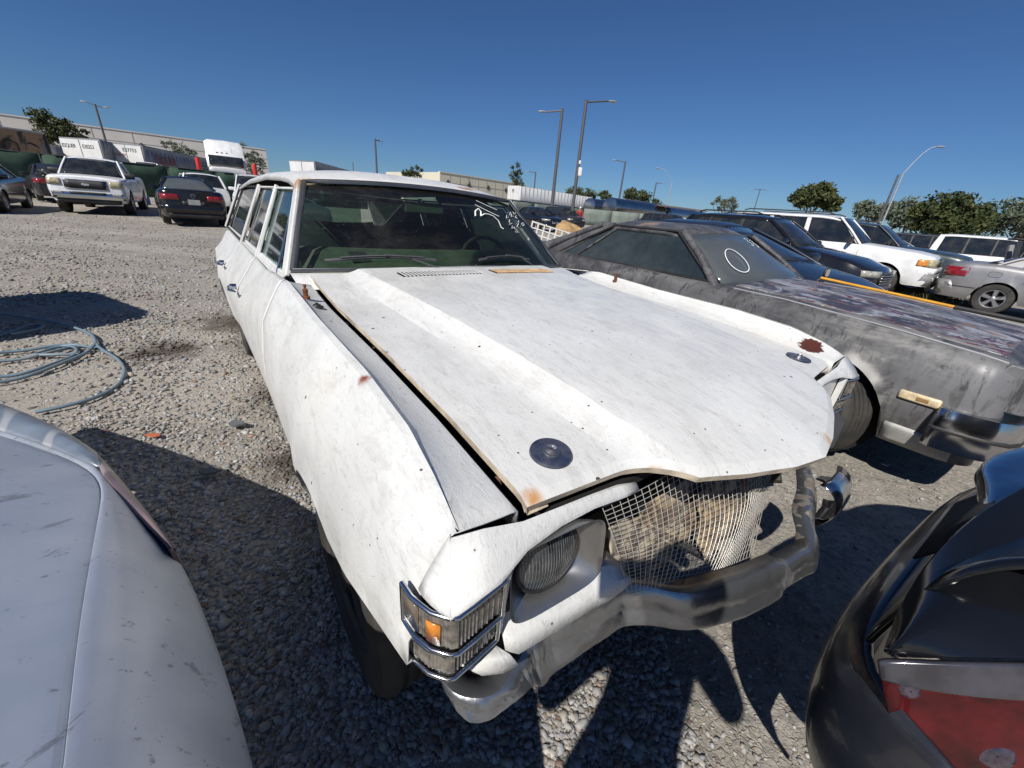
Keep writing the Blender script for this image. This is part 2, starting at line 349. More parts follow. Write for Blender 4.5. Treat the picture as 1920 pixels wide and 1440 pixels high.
# ------------------------------------------------------------ wheels
def make_wheel(parent,loc,r,wd,style='disc',side=-1,steer=0.,rimr=None,name='wheel'):
    """side -1: outer face towards -y"""
    e=bpy.data.objects.new(name,None); COL.objects.link(e); e.parent=parent; e.location=loc; e.rotation_euler=(0,0,steer)
    rr=rimr or r*.62; h=wd/2
    pr=[(rr,-h*.82),(rr+.012,-h*.95),(r*.84,-h),(r*.95,-h*.93),(r*.985,-h*.78),(r,-h*.70)]
    gr=[]
    for k in (-.42,-.12,.12,.42): gr+=[(r,h*k-.008),(r-.008,h*k-.006),(r-.008,h*k+.006),(r,h*k+.008)]
    pr=pr+gr+[(q[0],-q[1]) for q in pr[::-1]]
    ob('tyre',MB().lathe(pr,(0,0,0),'y',40),M_rub,e,smooth=40)
    b=MB(); o=side*h*.72
    if style=='disc':
        b.lathe([(rr,side*h*.85),(rr*.95,side*h*.80),(rr*.86,side*h*.55),(rr*.45,side*h*.62),(rr*.40,side*h*.80),(rr*.22,side*h*.86),(.001,side*h*.86)],(0,0,0),'y',32)
    else:
        b.lathe([(rr,side*h*.86),(rr*.97,side*h*.86),(rr*.90,side*h*.74),(rr*.88,side*h*.2),(rr*.88,-side*h*.5)],(0,0,0),'y',36)
        ns={'five':5,'ten':10,'seven':7}.get(style,5)
        for k in range(ns):
            a=2*math.pi*k/ns+.3; ww=(.13 if ns==5 else .06)*rr*1.6
            def q(rad,off,y): return (rad*math.cos(a)-off*math.sin(a),y,rad*math.sin(a)+off*math.cos(a))
            y0,y1=side*h*.80,side*h*.60
            P=[q(rr*.14,-ww*.7,y1),q(rr*.14,ww*.7,y1),q(rr*.92,ww*1.15,y1),q(rr*.92,-ww*1.15,y1)]
            T=[q(rr*.14,-ww*.45,y0),q(rr*.14,ww*.45,y0),q(rr*.90,ww*.8,y0),q(rr*.90,-ww*.8,y0)]
            b.add(P+T,[(0,1,2,3),(4,5,6,7),(0,1,5,4),(1,2,6,5),(2,3,7,6),(3,0,4,7)])
        b.lathe([(rr*.24,side*h*.55),(rr*.24,side*h*.82),(rr*.16,side*h*.9),(.001,side*h*.9)],(0,0,0),'y',20)
    ob('rim',b,M_alloy if style!='dark' else M_blk,e,smooth=35)
    d=MB().lathe([(rr*.87,side*h*.1),(.001,side*h*.1)],(0,0,0),'y',20); ob('brake_disc',d,M_dark,e)
    return e

# ------------------------------------------------------------ the white station wagon
WY=.675-math.pi/2
wag=thing('station_wagon','battered white station wagon with missing grille and bent bumper, the nearest whole car','station wagon',(.177,1.501,0),WY)
CREST=[(-4.45,.80,.90),(-4.0,.81,.935),(-2.0,.825,.955),(-1.3,.835,.965),(-.95,.84,1.00),(-.57,.85,1.03),(-.15,.852,1.005),(.27,.853,.995),(.5,.857,.975),(.62,.865,.945),(.70,.87,.91)]
cb=[(p[0],p[1]) for p in CREST]; czz=[(p[0],p[2]) for p in CREST]
WM=[(-4.45,.90),(-4.2,.95),(-3.2,.985),(-2.2,.965),(-1.0,.955),(.0,.962),(.45,.955),(.76,.93)]
def archz(a,centres,rad,cz,zb):
    z=zb
    for c in centres:
        d=abs(a-c)
        if d<rad: z=max(z,cz+math.sqrt(rad*rad-d*d))
    return z
WA=[.16,-2.9]
def wside(a,k,off=0.):
    bc,zc=interp(a,cb),interp(a,czz); wm=interp(a,WM); zb=archz(a,WA,.365,.285,.25 if a<.2 else interp(a,[(.2,.60),(.5,.655),(.7,.69)]))
    pts=[(bc-.012,zc),(bc+.004,zc-.004),(bc+.016,zc-.02),(bc+.045,zc-.07),(lerp(bc+.045,wm,.62),zc-.15),(wm-.006,.74),(wm,.64),(wm-.006,.54),(wm-.022,.43),(wm-.05,.33),(wm-.08,.25)]
    zz=[p[1] for p in pts][::-1]; bb=[p[0] for p in pts][::-1]
    z=pts[k][1]; 
    lip=.018 if (zb>.3 and z<zb+.07) else 0
    z=max(z,zb); b=float(np.interp(z,zz,bb)) if k>0 else pts[0][0]
    return (a,b+off+lip*.6,z)
def side_panel(name,a0,a1,n,mat,inner=None,crease=True,ks=range(11)):
    for s in (-1,1):
        g=[]
        aa=sorted(set(list(np.linspace(a0,a1,n))+[x for c in WA for x in np.linspace(c-.365,c+.365,25) if a0<x<a1]))
        for a in aa:
            row=[]
            if inner: row+= [(a,s*b,z) for (b,z) in inner(a)]
            row+=[(p[0],s*p[1],p[2]) for p in (wside(a,k) for k in ks)]
            l=row[-1]; row.append((l[0],s*(abs(l[1])-.09),l[2]+.004))
            g.append(row)
        yield s,g
def hood_edge(a): return interp(a,[(-.8,1.018),(-.4,.975),(.07,.957),(.42,.932),(.69,.90)])
def fin(a):  # fender top from the bonnet gap out to the crest
    ze=hood_edge(a); bc,zc=interp(a,cb),interp(a,czz); bi=.752
    return [(bi-.006,ze-.05),(bi,ze-.004),(bi+.012,ze),(lerp(bi,bc,.30),lerp(ze,zc,.10)),(lerp(bi,bc,.55),lerp(ze,zc,.34)),(lerp(bi,bc,.8),lerp(ze,zc,.70)),(lerp(bi,bc,.93),lerp(ze,zc,.93))]
for s,g in side_panel('fender',-.66,.698,46,M_wag,fin): ob('fender',MB().grid(g),M_wag,wag,smooth=28,solid=.004)
for a0,a1,nm in ((-1.76,-.668,'front_door'),(-2.72,-1.768,'rear_door'),(-4.45,-2.728,'quarter_panel')):
    for s,g in side_panel(nm,a0,a1,30,M_wag,None):
        d=ob(nm,MB().grid(g),M_wag,wag,smooth=28,solid=.004)
        if 'door' in nm:   # chrome push-button handle
            ah=a1-.98 if nm=='front_door' else a1-.86
            h=MB(); yb=.945
            h.tube([(ah-.10,s*(yb+.006),.80),(ah-.085,s*(yb+.035),.805),(ah+.03,s*(yb+.04),.807),(ah+.075,s*(yb+.012),.803)],[.006,.010,.011,.006],8,flat=.7)
            h.lathe([(.017,s*(yb+.0)),(.017,s*(yb+.028)),(.012,s*(yb+.033)),(.001,s*(yb+.033))],(ah-.10,0,.80),'y',14)
            ob('handle',h,M_chr,d)
# dark core behind the seams, and underside
c=MB(); c.box((-2.0,0,.55),(4.2,1.62,.5)); 
ob('floor_pan',c,M_dark,wag,smooth=0)
eb=MB()
eb.add([(-.85,-.74,.80),(.66,-.74,.74),(.66,.74,.74),(-.85,.74,.80)],[(0,1,2,3)])
for s in (-1,1): eb.prism([(-.85,s*.747,.93),(.66,s*.747,.87),(.66,s*.747,.30),(-.85,s*.747,.30)],(0,-s*.01,0))
ob('engine_bay',eb,M_dark,wag,smooth=0)
ob('firewall',MB().box((-.80,0,.78),(.02,1.5,.44)),M_dark,wag,smooth=0)
g_=MB()    # inner gutter rails seen in the bonnet gap
for s in (-1,1): g_.tube([(a,s*.733,hood_edge(a)-.045) for a in np.linspace(-.78,.66,16)],.011,6,flat=.6)
ob('gutter_rail',g_,M_wedge,wag)
junk=MB()
for k in range(9):
    a=random.uniform(-.5,.6); s=-1; junk=MB().box((a,s*random.uniform(.70,.735),hood_edge(a)-.085),(random.uniform(.02,.07),.02,.02),rot=Matrix.Rotation(random.uniform(-1,1),3,'Z'))
    ob('hose_clutter',junk,flat('engine_clutter',(.10,.05,.04),.8,scale=30,var=.9),wag)

# bonnet
def nose(b):
    b=abs(b); return interp(b,[(0,.905),(.12,.885),(.26,.845),(.38,.80),(.44,.745),(.475,.722),(.51,.712),(.72,.692)])
def hz(a,b):
    b=abs(b); ze=hood_edge(a); rb=interp(a,[(-.8,.54),(-.3,.50),(.3,.46),(.6,.43),(.8,.38)])
    zr=interp(a,[(-.8,1.045),(-.4,1.028),(0,1.008),(.3,.985),(.5,.962),(.7,.925),(.8,.893),(.905,.862)])
    prof=[(0,zr+.010),(rb*.6,zr+.007),(rb-.02,zr+.002),(rb,zr),(rb+.03,lerp(zr,ze,.45)),(rb+.075,lerp(zr,ze,.86)),(rb+.12,ze+.004),(.72,ze)]
    z=float(np.interp(b,[p[0] for p in prof],[p[1] for p in prof]))
    return z
hb=MB(); g=[]
bs=sorted(set([round(x,4) for x in list(np.linspace(-.728,.728,73))+[.38,-.38,.44,-.44,.475,-.475,.51,-.51]]))
ts=list(np.linspace(0,.9,44))+[.93,.955,.975,.988,1.]
def warp(b,a):
    rb=interp(a,[(-.8,.54),(-.3,.50),(.3,.46),(.6,.43),(.8,.38)]); u=abs(b); v=u*rb/.46 if u<.46 else lerp(rb,.728,(u-.46)/.268); return math.copysign(v,b)
bs=sorted(set(bs+[.455,-.455,.46,-.46,.466,-.466]))
for b in bs:
    b_=b
    for _ in range(1): pass
    ar=-.79+.10*(1-(b/.72)**2)*.6; af=nose(b); row=[]
    for t_ in ts:
        bb_=b_
        for _ in range(3):
            af=nose(bb_); a=lerp(ar,af,t_); bb_=warp(b_,a)
        af=nose(bb_); a=lerp(ar,af,t_); d=(af-a); z=hz(a,bb_)
        z-= .012*max(0,1-d/.03)**2
        row.append((a,bb_,z))
    g.append(row)
n_=len(bs); skirt=lambda p,dx,dy: (p[0]+dx,p[1]+dy,p[2]-.014)
hb.grid(g)
rim=[r[-1] for r in g]; inn=[skirt(p,-.004,0) for p in rim]; hb.grid([rim,inn],1)
for e_,sg in ((0,1),(-1,-1)):
    rw=g[e_]; hb.grid([rw,[(p[0],p[1]+sg*.003,p[2]-.018) for p in rw]],1)
    hb.grid([[(p[0],p[1]+sg*.003,p[2]-.018) for p in rw],[(p[0],p[1]+sg*.05,p[2]-.02) for p in rw]],1)
hb.grid([inn,[(p[0]-.05,p[1]*.97,p[2]+.004) for p in inn]],1)
bonnet=ob('bonnet',hb,[M_wag,M_wedge],wag,smooth=14)
# cowl vents: slots cut look (dark slots recessed by a rusty frame)
for b0,b1,rusty in ((-.42,-.03,0),(.05,.43,1)):
    fr=MB(); sl_=MB(); nsl=22
    for k in range(nsl):
        b=lerp(b0,b1,(k+.5)/nsl); a=-.60+.02*(1-(b/.7)**2)
        z0_=max(hz(a-.05,b),hz(a-.03,b)); z1_=max(hz(a+.05,b),hz(a+.03,b))
        sl_.prism([(a-.035,b-.0035,z0_+.004),(a-.035,b+.0045,z0_+.004),(a+.035,b+.0055,z1_+.004),(a+.035,b-.0025,z1_+.004)],(0,0,-.006))
        b2=b+(b1-b0)/nsl/2
        fr.tube([(a-.037,b2-.002,z0_+.003),(a+.037,b2+.003,z1_+.003)],.0046,6,flat=.6)
    v=ob('cowl_vent',fr,flat('rusty_vent',(.55,.36,.20),.7,scale=30,var=.3) if rusty else M_wag,wag); ob('slot',sl_,M_dark,v)
ob('cowl_panel',MB().grid([[(wb_[0]+.012+dx,b,wb_[2]+dz) for dx,dz in ((-.05,-.03),(0,-.004),(.03,-.006),(.11,-.02),(.13,-.05))] for b in np.linspace(-.79,.79,21) for wb_ in [(-.875+.15*(1-(b/.79)**2),0,1.018+.018*(1-(b/.79)**2))]]),M_wag,wag,smooth=50)
# bonnet locks
def lathe_at(prof,c,nrm,n,mats,name,parent,mi=None):
    b=MB().lathe([(r,h) for r,h in prof],(0,0,0),'z',n); q=Vector((0,0,1)).rotation_difference(Vector(nrm)).to_matrix()
    b.v=[tuple(q@Vector(v)+Vector(c)) for v in b.v]; return ob(name,b,mats,parent,smooth=35)
M_navy=flat('navy_scuff_disc',(.016,.026,.06),.35,scale=40,dust=.25)
for s in (-1,1):
    zc=hz(.62,.62); pl=lathe_at([(.001,.007),(.040,.007),(.0415,.004),(.0415,-.002)],(.62,s*.615,zc),(.12,s*.05,1),40,M_navy,'bonnet_lock',wag)
    lathe_at([(.018,.007),(.017,.010),(.013,.011),(.012,.014),(.008,.016),(.006,.013),(.001,.013)],(.62,s*.615,zc),(.12,s*.05,1),24,flat('lock_barrel',(.35,.35,.36),.35,.9),'lock_barrel',pl)
    # rusty stud on the fender
    pz=interp(-.43,czz)-.018
    lathe_at([(.013,-.006),(.0125,.002),(.0075,.004),(.0075,.016),(.009,.018),(.0085,.026),(.0035,.030),(.0035,.034),(.0055,.035),(.0055,.042),(.001,.043)],(-.43,s*.815,pz),(0,0,1),20,M_rust,'rusty_stud',wag)
lathe_at([(.021,-.002),(.020,.003),(.014,.005),(.012,.009),(.006,.011),(.005,.015),(.001,.016)],(-.35,-.80,hood_edge(-.35)+.012),(0,0,1),24,M_blk,'antenna_base',wag)

# header panels (nose piece above the lamps), lamps, headlight
M_bez=flat('headlight_bezel',(.34,.34,.34),.28,.85,scale=12,dust=.4)
M_fin=flat('ribbed_grey_lens',(.17,.155,.135),.2,.1,scale=60,var=.5,coat=.5)
def header(s):
    h=MB(); Y=lambda b:s*b
    # top skin: rows from rear edge to front lip
    cols=[(.872,.700,.910,.760,.838,.905),(.82,.703,.902,.755,.847,.82),(.752,.712,.888,.738,.859,.76),(.68,.713,.881,.730,.862,.68),(.60,.713,.873,.729,.860,.60),(.52,.712,.862,.733,.851,.515),(.475,.718,.855,.732,.845,.47)]
    g=[]
    for b0,a0,z0,a1,z1,b1 in cols:
        row=[(a0-.004,Y(b0),z0-.03),(a0,Y(b0),z0-.002)]
        for t_ in (.03,.35,.7,.9,.97,1): 
            row.append((lerp(a0,a1,t_),Y(lerp(b0,b1,t_)),lerp(z0,z1,t_)+.006*math.sin(math.pi*min(1,t_*1.0))))
        row.append((a1+.001,Y(b1),z1-.006)); row.append((a1-.012,Y(b1),z1-.010))
        g.append(row)
    h.grid(g)
    # cheek that wraps round to the side above the lamp
    g=[]
    for a,zt_,bt_,bl in ((.696,.911,.872,.9205),(.712,.896,.879,.9205),(.728,.879,.887,.9175),(.744,.860,.896,.9125),(.760,.840,.904,.906)):
        g.append([(a,Y(bt_+(bl-bt_)*(.75*u+.25*math.sin(u*math.pi/2))),lerp(zt_,.8365 if a<.75 else .8385,u)) for u in (0,.15,.35,.6,.8,1)])
    h.grid(g)
    # face strips: between lamp and headlight, lower apron
    h.prism([(.748,Y(.795),.852),(.748,Y(.812),.852),(.742,Y(.806),.700),(.742,Y(.800),.700)],(-.02,0,0))
    hd=ob('header_panel',h,M_wag,wag,smooth=30,solid=.003)
    ap=MB(); g=[]
    for b,a0,z0,a1,z1 in ((.795,.725,.708,.752,.662),(.775,.730,.708,.764,.652),(.72,.736,.708,.770,.655),(.66,.742,.707,.774,.652),(.61,.748,.709,.778,.655),(.575,.755,.712,.784,.655),(.55,.762,.708,.788,.662),(.535,.766,.698,.790,.668),(.515,.770,.690,.790,.674)):
        g.append([(a0-.05,Y(b),z0+.006),(a0-.006,Y(b),z0+.002),(a0,Y(b),z0-.006),(lerp(a0,a1,.6),Y(b),lerp(z0,z1,.45)),(a1,Y(b),z1)])
    ob('apron',ap.grid(g),M_wag,wag,smooth=35,solid=.003)
    if s>0: ob('blank_face_plate',MB().prism([(.722,Y(.55),.848),(.722,Y(.805),.850),(.722,Y(.805),.70),(.735,Y(.56),.69)],(-.01,0,0)),M_wag,wag,bevel=.006)
    if s<0:
        ob('torn_scrap',MB().grid([[(.700,Y(.875),.645),(.735,Y(.86),.655),(.752,Y(.84),.640)],[(.715,Y(.845),.66),(.752,Y(.825),.665),(.768,Y(.81),.640)],[(.73,Y(.81),.67),(.764,Y(.795),.668),(.778,Y(.785),.650)]]),M_wag,wag,smooth=40,solid=.004)
        ob('inner_valance',MB().prism([(.66,Y(.87),.68),(.72,Y(.72),.70),(.74,Y(.52),.68),(.74,Y(.50),.50),(.64,Y(.85),.50)],(-.02,0,0)),M_dark,wag,smooth=0)
    # wrap-round corner lamp, two tiers
    for z0,z1,mt,sh in ((.757,.832,M_fin,0.),(.690,.744,M_fin,-.008)):
        ou=[(.672,.934),(.70,.932),(.735,.920),(.758,.902),(.762,.893),(.758,.86),(.750,.808)]
        e=MB(); g=[]
        for a,b in ou: g.append([(a-.008+sh,Y(b-.004),z0+.006),(a-.003+sh,Y(b-.001),z0+.010),(a-.003+sh,Y(b-.001),z1-.010),(a-.008+sh,Y(b-.004),z1-.006)])
        e.grid(g)
        for i in range(len(ou)-1):      # vertical ribs
            for k in range(5):
                t_=k/5; a=lerp(ou[i][0],ou[i+1][0],t_); b=lerp(ou[i][1],ou[i+1][1],t_); e.tube([(a-.003+sh,Y(b-.0015),z0+.009),(a-.003+sh,Y(b-.0015),z1-.009)],.0014,4,caps=False)
        lm=ob('corner_lamp',e,mt,wag,smooth=30)
        f=MB()
        for zz in (z0,z1): f.tube([(a+sh,Y(b),zz) for a,b in ou],.0042,8,flat=.9)
        for k in (0,-1): f.tube([(ou[k][0]+sh,Y(ou[k][1]),z0),(ou[k][0]+sh,Y(ou[k][1]),z1)],.0042,8)
        ob('lamp_frame',f,M_chr,lm,smooth=60)
        if sh==0:
            am=MB()
            am.grid([[(a-.001,Y(b+.0015),z0+.012),(a-.001,Y(b+.0015),z1-.022)] for a,b in ((.728,.9225),(.738,.9175),(.747,.9105))])
            ob('amber_insert',am,M_amb,lm,solid=.002)
            st=MB().grid([[(a-.001,Y(b+.001),z0+.012),(a-.001,Y(b+.001),z1-.012)] for a,b in ((.676,.933),(.70,.931),(.713,.928))])
            ob('clear_insert',st,flat('smoky_lens',(.14,.11,.08),.15,coat=.6,scale=30),lm,solid=.002)
    # skin behind the lamps
    k=MB(); k.grid([[(a,Y(b),.80),(a,Y(b-.0),.69)] for a,b in ((.68,.90),(.70,.90),(.725,.885),(.735,.87),(.730,.80))]); ob('lamp_bucket',k,M_blk,wag)
header(-1); header(1)
# passenger-side headlight
HC=Vector((.718,-.690,.780)); HN=Vector((1,-.06,.10)).normalized(); HU=Vector((0,0,1)); HX=HN.cross(HU).normalized(); HU=HX.cross(HN).normalized()
def hp(u,v,d): return HC+HX*u+HU*v+HN*d
def rring(k,n=48):  # rounded-rectangle opening
    P=[]
    for i in range(n):
        a=2*math.pi*i/n; c,s=math.cos(a),math.sin(a); e=.42
        P.append((math.copysign(abs(c)**e,c),math.copysign(abs(s)**e,s)))
    return P
n=48; g=[]
rr_=rring(0,n)
for i in range(n):
    a=2*math.pi*i/n; c,s=math.cos(a),math.sin(a); x,y=rr_[i]
    ox=hp(x*.100-.004,y*.071-.004,.030); row=[hp(.066*c,.066*s,-.012),hp(.072*c,.072*s*.98,-.010),hp(lerp(.078*c,x*.092,.5),lerp(.068*s,y*.066,.5),.004),hp(x*.096,y*.068,.022),ox,hp(x*.103-.004,y*.074-.004,.032)]
    g.append(row)
bz=MB().grid(g,closeu=True); ob('headlight_bezel',bz,M_bez,wag,smooth=50)
hl=ob('headlight',MB().grid([[hp(r*math.cos(2*math.pi*i/n),r*math.sin(2*math.pi*i/n),.016*(1-(r/.066)**2)+.002) for r in (.066,.055,.042,.028,.014,.0005)] for i in range(n)],closeu=True),flat('fluted_headlamp_glass',(.06,.068,.075),.06,.5,scale=26,var=.75,coat=.9),wag,smooth=60)
fl=MB()
for k in range(-10,11):
    u=k*.0058; v=math.sqrt(max(0,.060**2-u*u))
    P=[]
    for q in np.linspace(-1,1,8):
        vv=v*q; P.append(hp(u,vv,.0165*(1-(u*u+vv*vv)/.066**2)+.0022))
    fl.tube(P,.0008,4,caps=False)
ob('lens_flute',fl,flat('flute_glass',(.16,.165,.165),.1,.3,scale=30,var=.5),hl)
rg=MB()
for i in range(n): pass
rg.grid([[hp((.066+.004*math.cos(b))*math.cos(2*math.pi*i/n),(.066+.004*math.cos(b))*math.sin(2*math.pi*i/n),.002+.005*math.sin(b)) for b in np.linspace(0,math.pi,6)] for i in range(n)],closeu=True)
ob('rubber_ring',rg,M_blk,hl,smooth=60)

# bumper: bent chrome bar
tb=[((.46,-.905,.612),(.46,-.90,.575)),((.62,-.880,.604),(.635,-.872,.566)),((.715,-.882,.600),(.748,-.873,.566)),((.755,-.853,.598),(.776,-.846,.560)),((.768,-.815,.598),(.782,-.796,.562)),((.757,-.778,.600),(.780,-.758,.558)),((.744,-.745,.604),(.774,-.735,.542)),((.735,-.722,.612),(.770,-.712,.508)),
    ((.727,-.690,.625),(.768,-.675,.480)),((.735,-.62,.622),(.770,-.610,.478)),((.742,-.55,.618),(.775,-.535,.478)),((.752,-.485,.610),(.782,-.475,.480)),((.785,-.43,.600),(.812,-.42,.478)),((.845,-.37,.600),(.868,-.355,.480)),((.885,-.27,.604),(.915,-.255,.482)),((.91,-.19,.602),(.94,-.17,.485)),((.93,-.10,.60),(.955,-.09,.49)),((.938,-.075,.592),(.952,-.065,.505)),((.950,0,.592),(.968,.03,.505)),((.955,.05,.588),(.975,.09,.500)),
    ((.935,.12,.588),(.955,.17,.505)),((.895,.20,.592),(.918,.27,.515)),((.868,.31,.598),(.888,.37,.535)),((.825,.42,.605),(.842,.46,.545)),((.785,.49,.615),(.800,.52,.56)),((.72,.545,.625),(.73,.57,.57))]
for i in range(8,len(tb)-7): T_,B_=tb[i]; tb[i]=(T_,tuple(lerp(y,x,.14) for x,y in zip(T_,B_)))
for i in range(len(tb)-7,len(tb)):   # the bent right end is only a thin strip of the bar
    k=.42*min(1,(i-len(tb)+8)/3); T_,B_=tb[i]; tb[i]=(T_,tuple(lerp(x,y,k) for x,y in zip(B_,T_)))
def cr(P,n):   # smooth curve through the measured points
    out=[]; P=[Vector(p) for p in P]
    for i in range(len(P)-1):
        p0,p1,p2,p3=P[max(i-1,0)],P[i],P[i+1],P[min(i+2,len(P)-1)]
        for k in range(n):
            t_=k/n; out.append(.5*((2*p1)+(p2-p0)*t_+(2*p0-5*p1+4*p2-p3)*t_*t_+(3*p1-p0-3*p2+p3)*t_**3))
    return out+[P[-1]]
TT,BB_=cr([t_[0] for t_ in tb],5),cr([t_[1] for t_ in tb],5); g=[]; po=None
for i,(T,Bm) in enumerate(zip(TT,BB_)):
    nx=(TT[min(i+1,len(TT)-1)]-TT[max(i-1,0)]).normalized(); o=nx.cross(Vector((0,0,-1))).normalized()
    if po is None: o=Vector((.1,-1,0)).normalized()
    elif o.dot(po)<0: o=-o
    po=o; h_=(T-Bm).length/.12
    dn=.0022*math.sin(i*.9)+.0016*math.sin(i*2.7+1)
    row=[T-o*.040+Vector((0,0,-.006)),T-o*.004]
    for k,u in enumerate((0,.08,.2,.38,.5,.62,.8,.93,1.)):
        row.append(T.lerp(Bm,u)+o*((0,.007,.010,.011,.006,.006,.011,.009,.002)[k]*min(1,h_)+dn*math.sin(math.pi*u)))
    row+=[Bm-o*.006+Vector((0,0,.001)),Bm-o*.034+Vector((0,0,.012))]
    g.append([tuple(p) for p in row])
def blotch():
    m,t,p=nodes('blotched_chrome_bumper'); co=coords(t)
    sx=N(t,'ShaderNodeSeparateXYZ'); L(t,co,sx.inputs[0]); f=math_(t,'MULTIPLY',ramp(t,noise(t,co,11,5,.6,.6),.50,.53),ramp(t,sx.outputs[1],-.15,.05)); col=mixc(t,f,(.31,.325,.35),(.17,.15,.125)); col=mixc(t,ramp(t,noise(t,co,5,6,.7,.3,(1,3,6)),.52,.72,0,.6),col,(.20,.17,.14)); col=mixc(t,ramp(t,noise(t,co,30,4,.7),.5,.7,0,.4),col,(.42,.41,.40))
    L(t,col,p.inputs['Base Color']); L(t,ramp(t,f,0,1,.28,.7),p.inputs['Roughness']); L(t,ramp(t,f,0,1,.85,.15),p.inputs['Metallic'])
    bump(t,p,noise(t,co,14,4),.006,.6); return m
M_blot=blotch()
ob('front_bumper',MB().grid(g),M_blot,wag,smooth=26,solid=.004)
# torn-off right bumper end: half shell
g=[]
for i,(a,b,z) in enumerate(((.90,.34,.545),(.905,.42,.535),(.90,.52,.525),(.885,.60,.515))):
    g.append([(a+.055*math.cos(q)-.02,b,z+.075*math.sin(q)) for q in np.linspace(-1.6,1.7,12)])
ob('bumper_end',MB().grid(g),M_chr,wag,smooth=60,solid=.003)
# bracket plates behind the bumper on the driver's side
br=MB(); br.prism([(.70,.62,.70),(.73,.62,.55),(.80,.80,.56),(.79,.86,.66),(.72,.86,.72)],(-.012,.0,0)); ob('bumper_bracket',br,flat('bracket_steel',(.10,.10,.105),.35,.7,dust=.3),wag,bevel=.003)
for pp in ([(.76,.40,.55),(.70,.38,.52),(.5,.40,.48)],[(.80,-.1,.50),(.7,-.11,.485),(.6,-.12,.47)]): ob('bumper_arm',MB().tube(pp,.022,8),flat('greasy_steel',(.06,.055,.05),.6,.4),wag)
br=MB(); br.prism([(.70,.10,.76),(.74,.12,.56),(.735,.30,.55),(.70,.34,.66),(.69,.28,.76)],(-.01,0,0)); ob('air_baffle',br,flat('dusty_baffle',(.17,.155,.13),.7,dust=.4,scale=14),wag,bevel=.003)
rd=MB(); rd.box((.60,0,.62),(.03,1.1,.42)); ob('radiator',rd,flat('radiator_core',(.022,.02,.018),.7),wag)
sp=MB(); sp.box((.66,-.05,.845),(.10,1.25,.02)); ob('radiator_support',sp,M_dark,wag)

# chicken-wire mesh stretched over the missing grille
def mesh_pt(u,v):
    TL=Vector((.722,-.565,.835)); BL=Vector((.792,-.520,.648)); TR=Vector((.715,.26,.82)); BR=Vector((.862,-.03,.520))
    l=TL.lerp(BL,v); r=TR.lerp(Vector((.785,.18,.66)),min(1,v*2)) if v<.5 else Vector((.785,.18,.66)).lerp(BR,(v-.5)*2)
    p=l.lerp(r,u); p.x+=.028*math.sin(math.pi*u)*math.sin(math.pi*v)+.006*math.sin(9*u+3*v)
    p.z-=.030*math.sin(math.pi*u)*v; return p
wm_=MB()
def wire(pts): wm_.tube(pts,.00085,4,caps=False)
for i in range(37): wire([mesh_pt(i/36+.0015*math.sin(v*5+i),v) for v in np.linspace(0,1,20)])
for j in range(24): wire([mesh_pt(u,j/23+.002*math.sin(u*7+j)) for u in np.linspace(0,1,30)])
o=ob('wire_mesh',wm_,flat('galvanised_wire',(.44,.43,.40),.5,.35,scale=40),wag,smooth=60,weld=0); o['kind']='stuff'; o['label']='galvanised wire mesh over the missing grille'
# torn cardboard and cloth behind it
def crumple(fn,nu,nv,name,mat,amp,parent,thick=.003):
    g=[]
    for i in range(nu):
        row=[]
        for j in range(nv):
            p=Vector(fn(i/(nu-1),j/(nv-1))); q=Vector((math.sin(i*1.7+j*.9)+random.uniform(-.8,.8),0,math.cos(i*.8-j*1.9)*.6+random.uniform(-.5,.5)))*amp; row.append(tuple(p+q))
        g.append(row)
    return ob(name,MB().grid(g),mat,parent,smooth=55,solid=thick,sub=1)
def tan_cloth():
    m,t,p=nodes('stained_tan_cloth'); co=coords(t)
    col=mixc(t,ramp(t,noise(t,co,9,5,.6,1.),.4,.6),(.34,.25,.14),(.44,.38,.29)); col=mixc(t,ramp(t,noise(t,co,14,5,.65,1.4),.44,.56,0,.9),col,(.10,.065,.045))
    L(t,col,p.inputs['Base Color']); p.inputs['Roughness'].default_value=.9; bump(t,p,noise(t,co,40,4),.004,.8); return m
M_tan=tan_cloth()
crumple(lambda u,v:(.70+.05*v,-.50+.36*u,.735-.16*v-.02*math.sin(5*u)),15,9,'torn_cardboard',M_tan,.009,wag)
crumple(lambda u,v:(.735+.06*v,-.20+.32*u+.05*v,.70-.20*v+.05*math.sin(4*u)),13,9,'torn_cardboard',M_tan,.012,wag)

# roof, pillars, glass
BT,BB=.63,.785
def roofz(a,b): return interp(a,[(-4.25,1.39),(-3.2,1.455),(-2.2,1.485),(-1.6,1.475),(-1.40,1.462),(-1.31,1.440),(-1.262,1.415)])+.0-.055*(abs(b)/BT)**2.6
g=[]
for a in list(np.linspace(-4.25,-1.5,20))+[-1.42,-1.36,-1.32,-1.29,-1.262]:
    row=[(a,-BT-.022,roofz(a,BT)-.040),(a,-BT-.020,roofz(a,BT)-.018)]
    for b in np.linspace(-BT,BT,17):
        aa=a+(.05*(1-(b/BT)**2) if a>-1.3 else 0); row.append((aa,b,roofz(a,b)))
    row+=[(a,BT+.020,roofz(a,BT)-.018),(a,BT+.022,roofz(a,BT)-.040)]
    g.append(row)
ob('roof',MB().grid(g),M_wag,wag,smooth=40,solid=.008)
def sidepl(a,z,s,off=0.):
    zb,zt=.955,1.345; t_=(z-zb)/(zt-zb); return (a,s*(lerp(.80,BT+.006,t_)+off),z)
def wbase(p): return (-.875+.15*(1-p*p),p*.775,1.018+.018*(1-p*p))
def wtop(p): return (-1.255+.06*(1-p*p),p*.615,1.372+.028*(1-p*p))
g=[[tuple(Vector(wbase(p)).lerp(Vector(wtop(p)),t_)+Vector((.02*math.sin(math.pi*t_),0,.012*math.sin(math.pi*t_)))) for t_ in np.linspace(0,1,9)] for p in np.linspace(-1,1,21)]
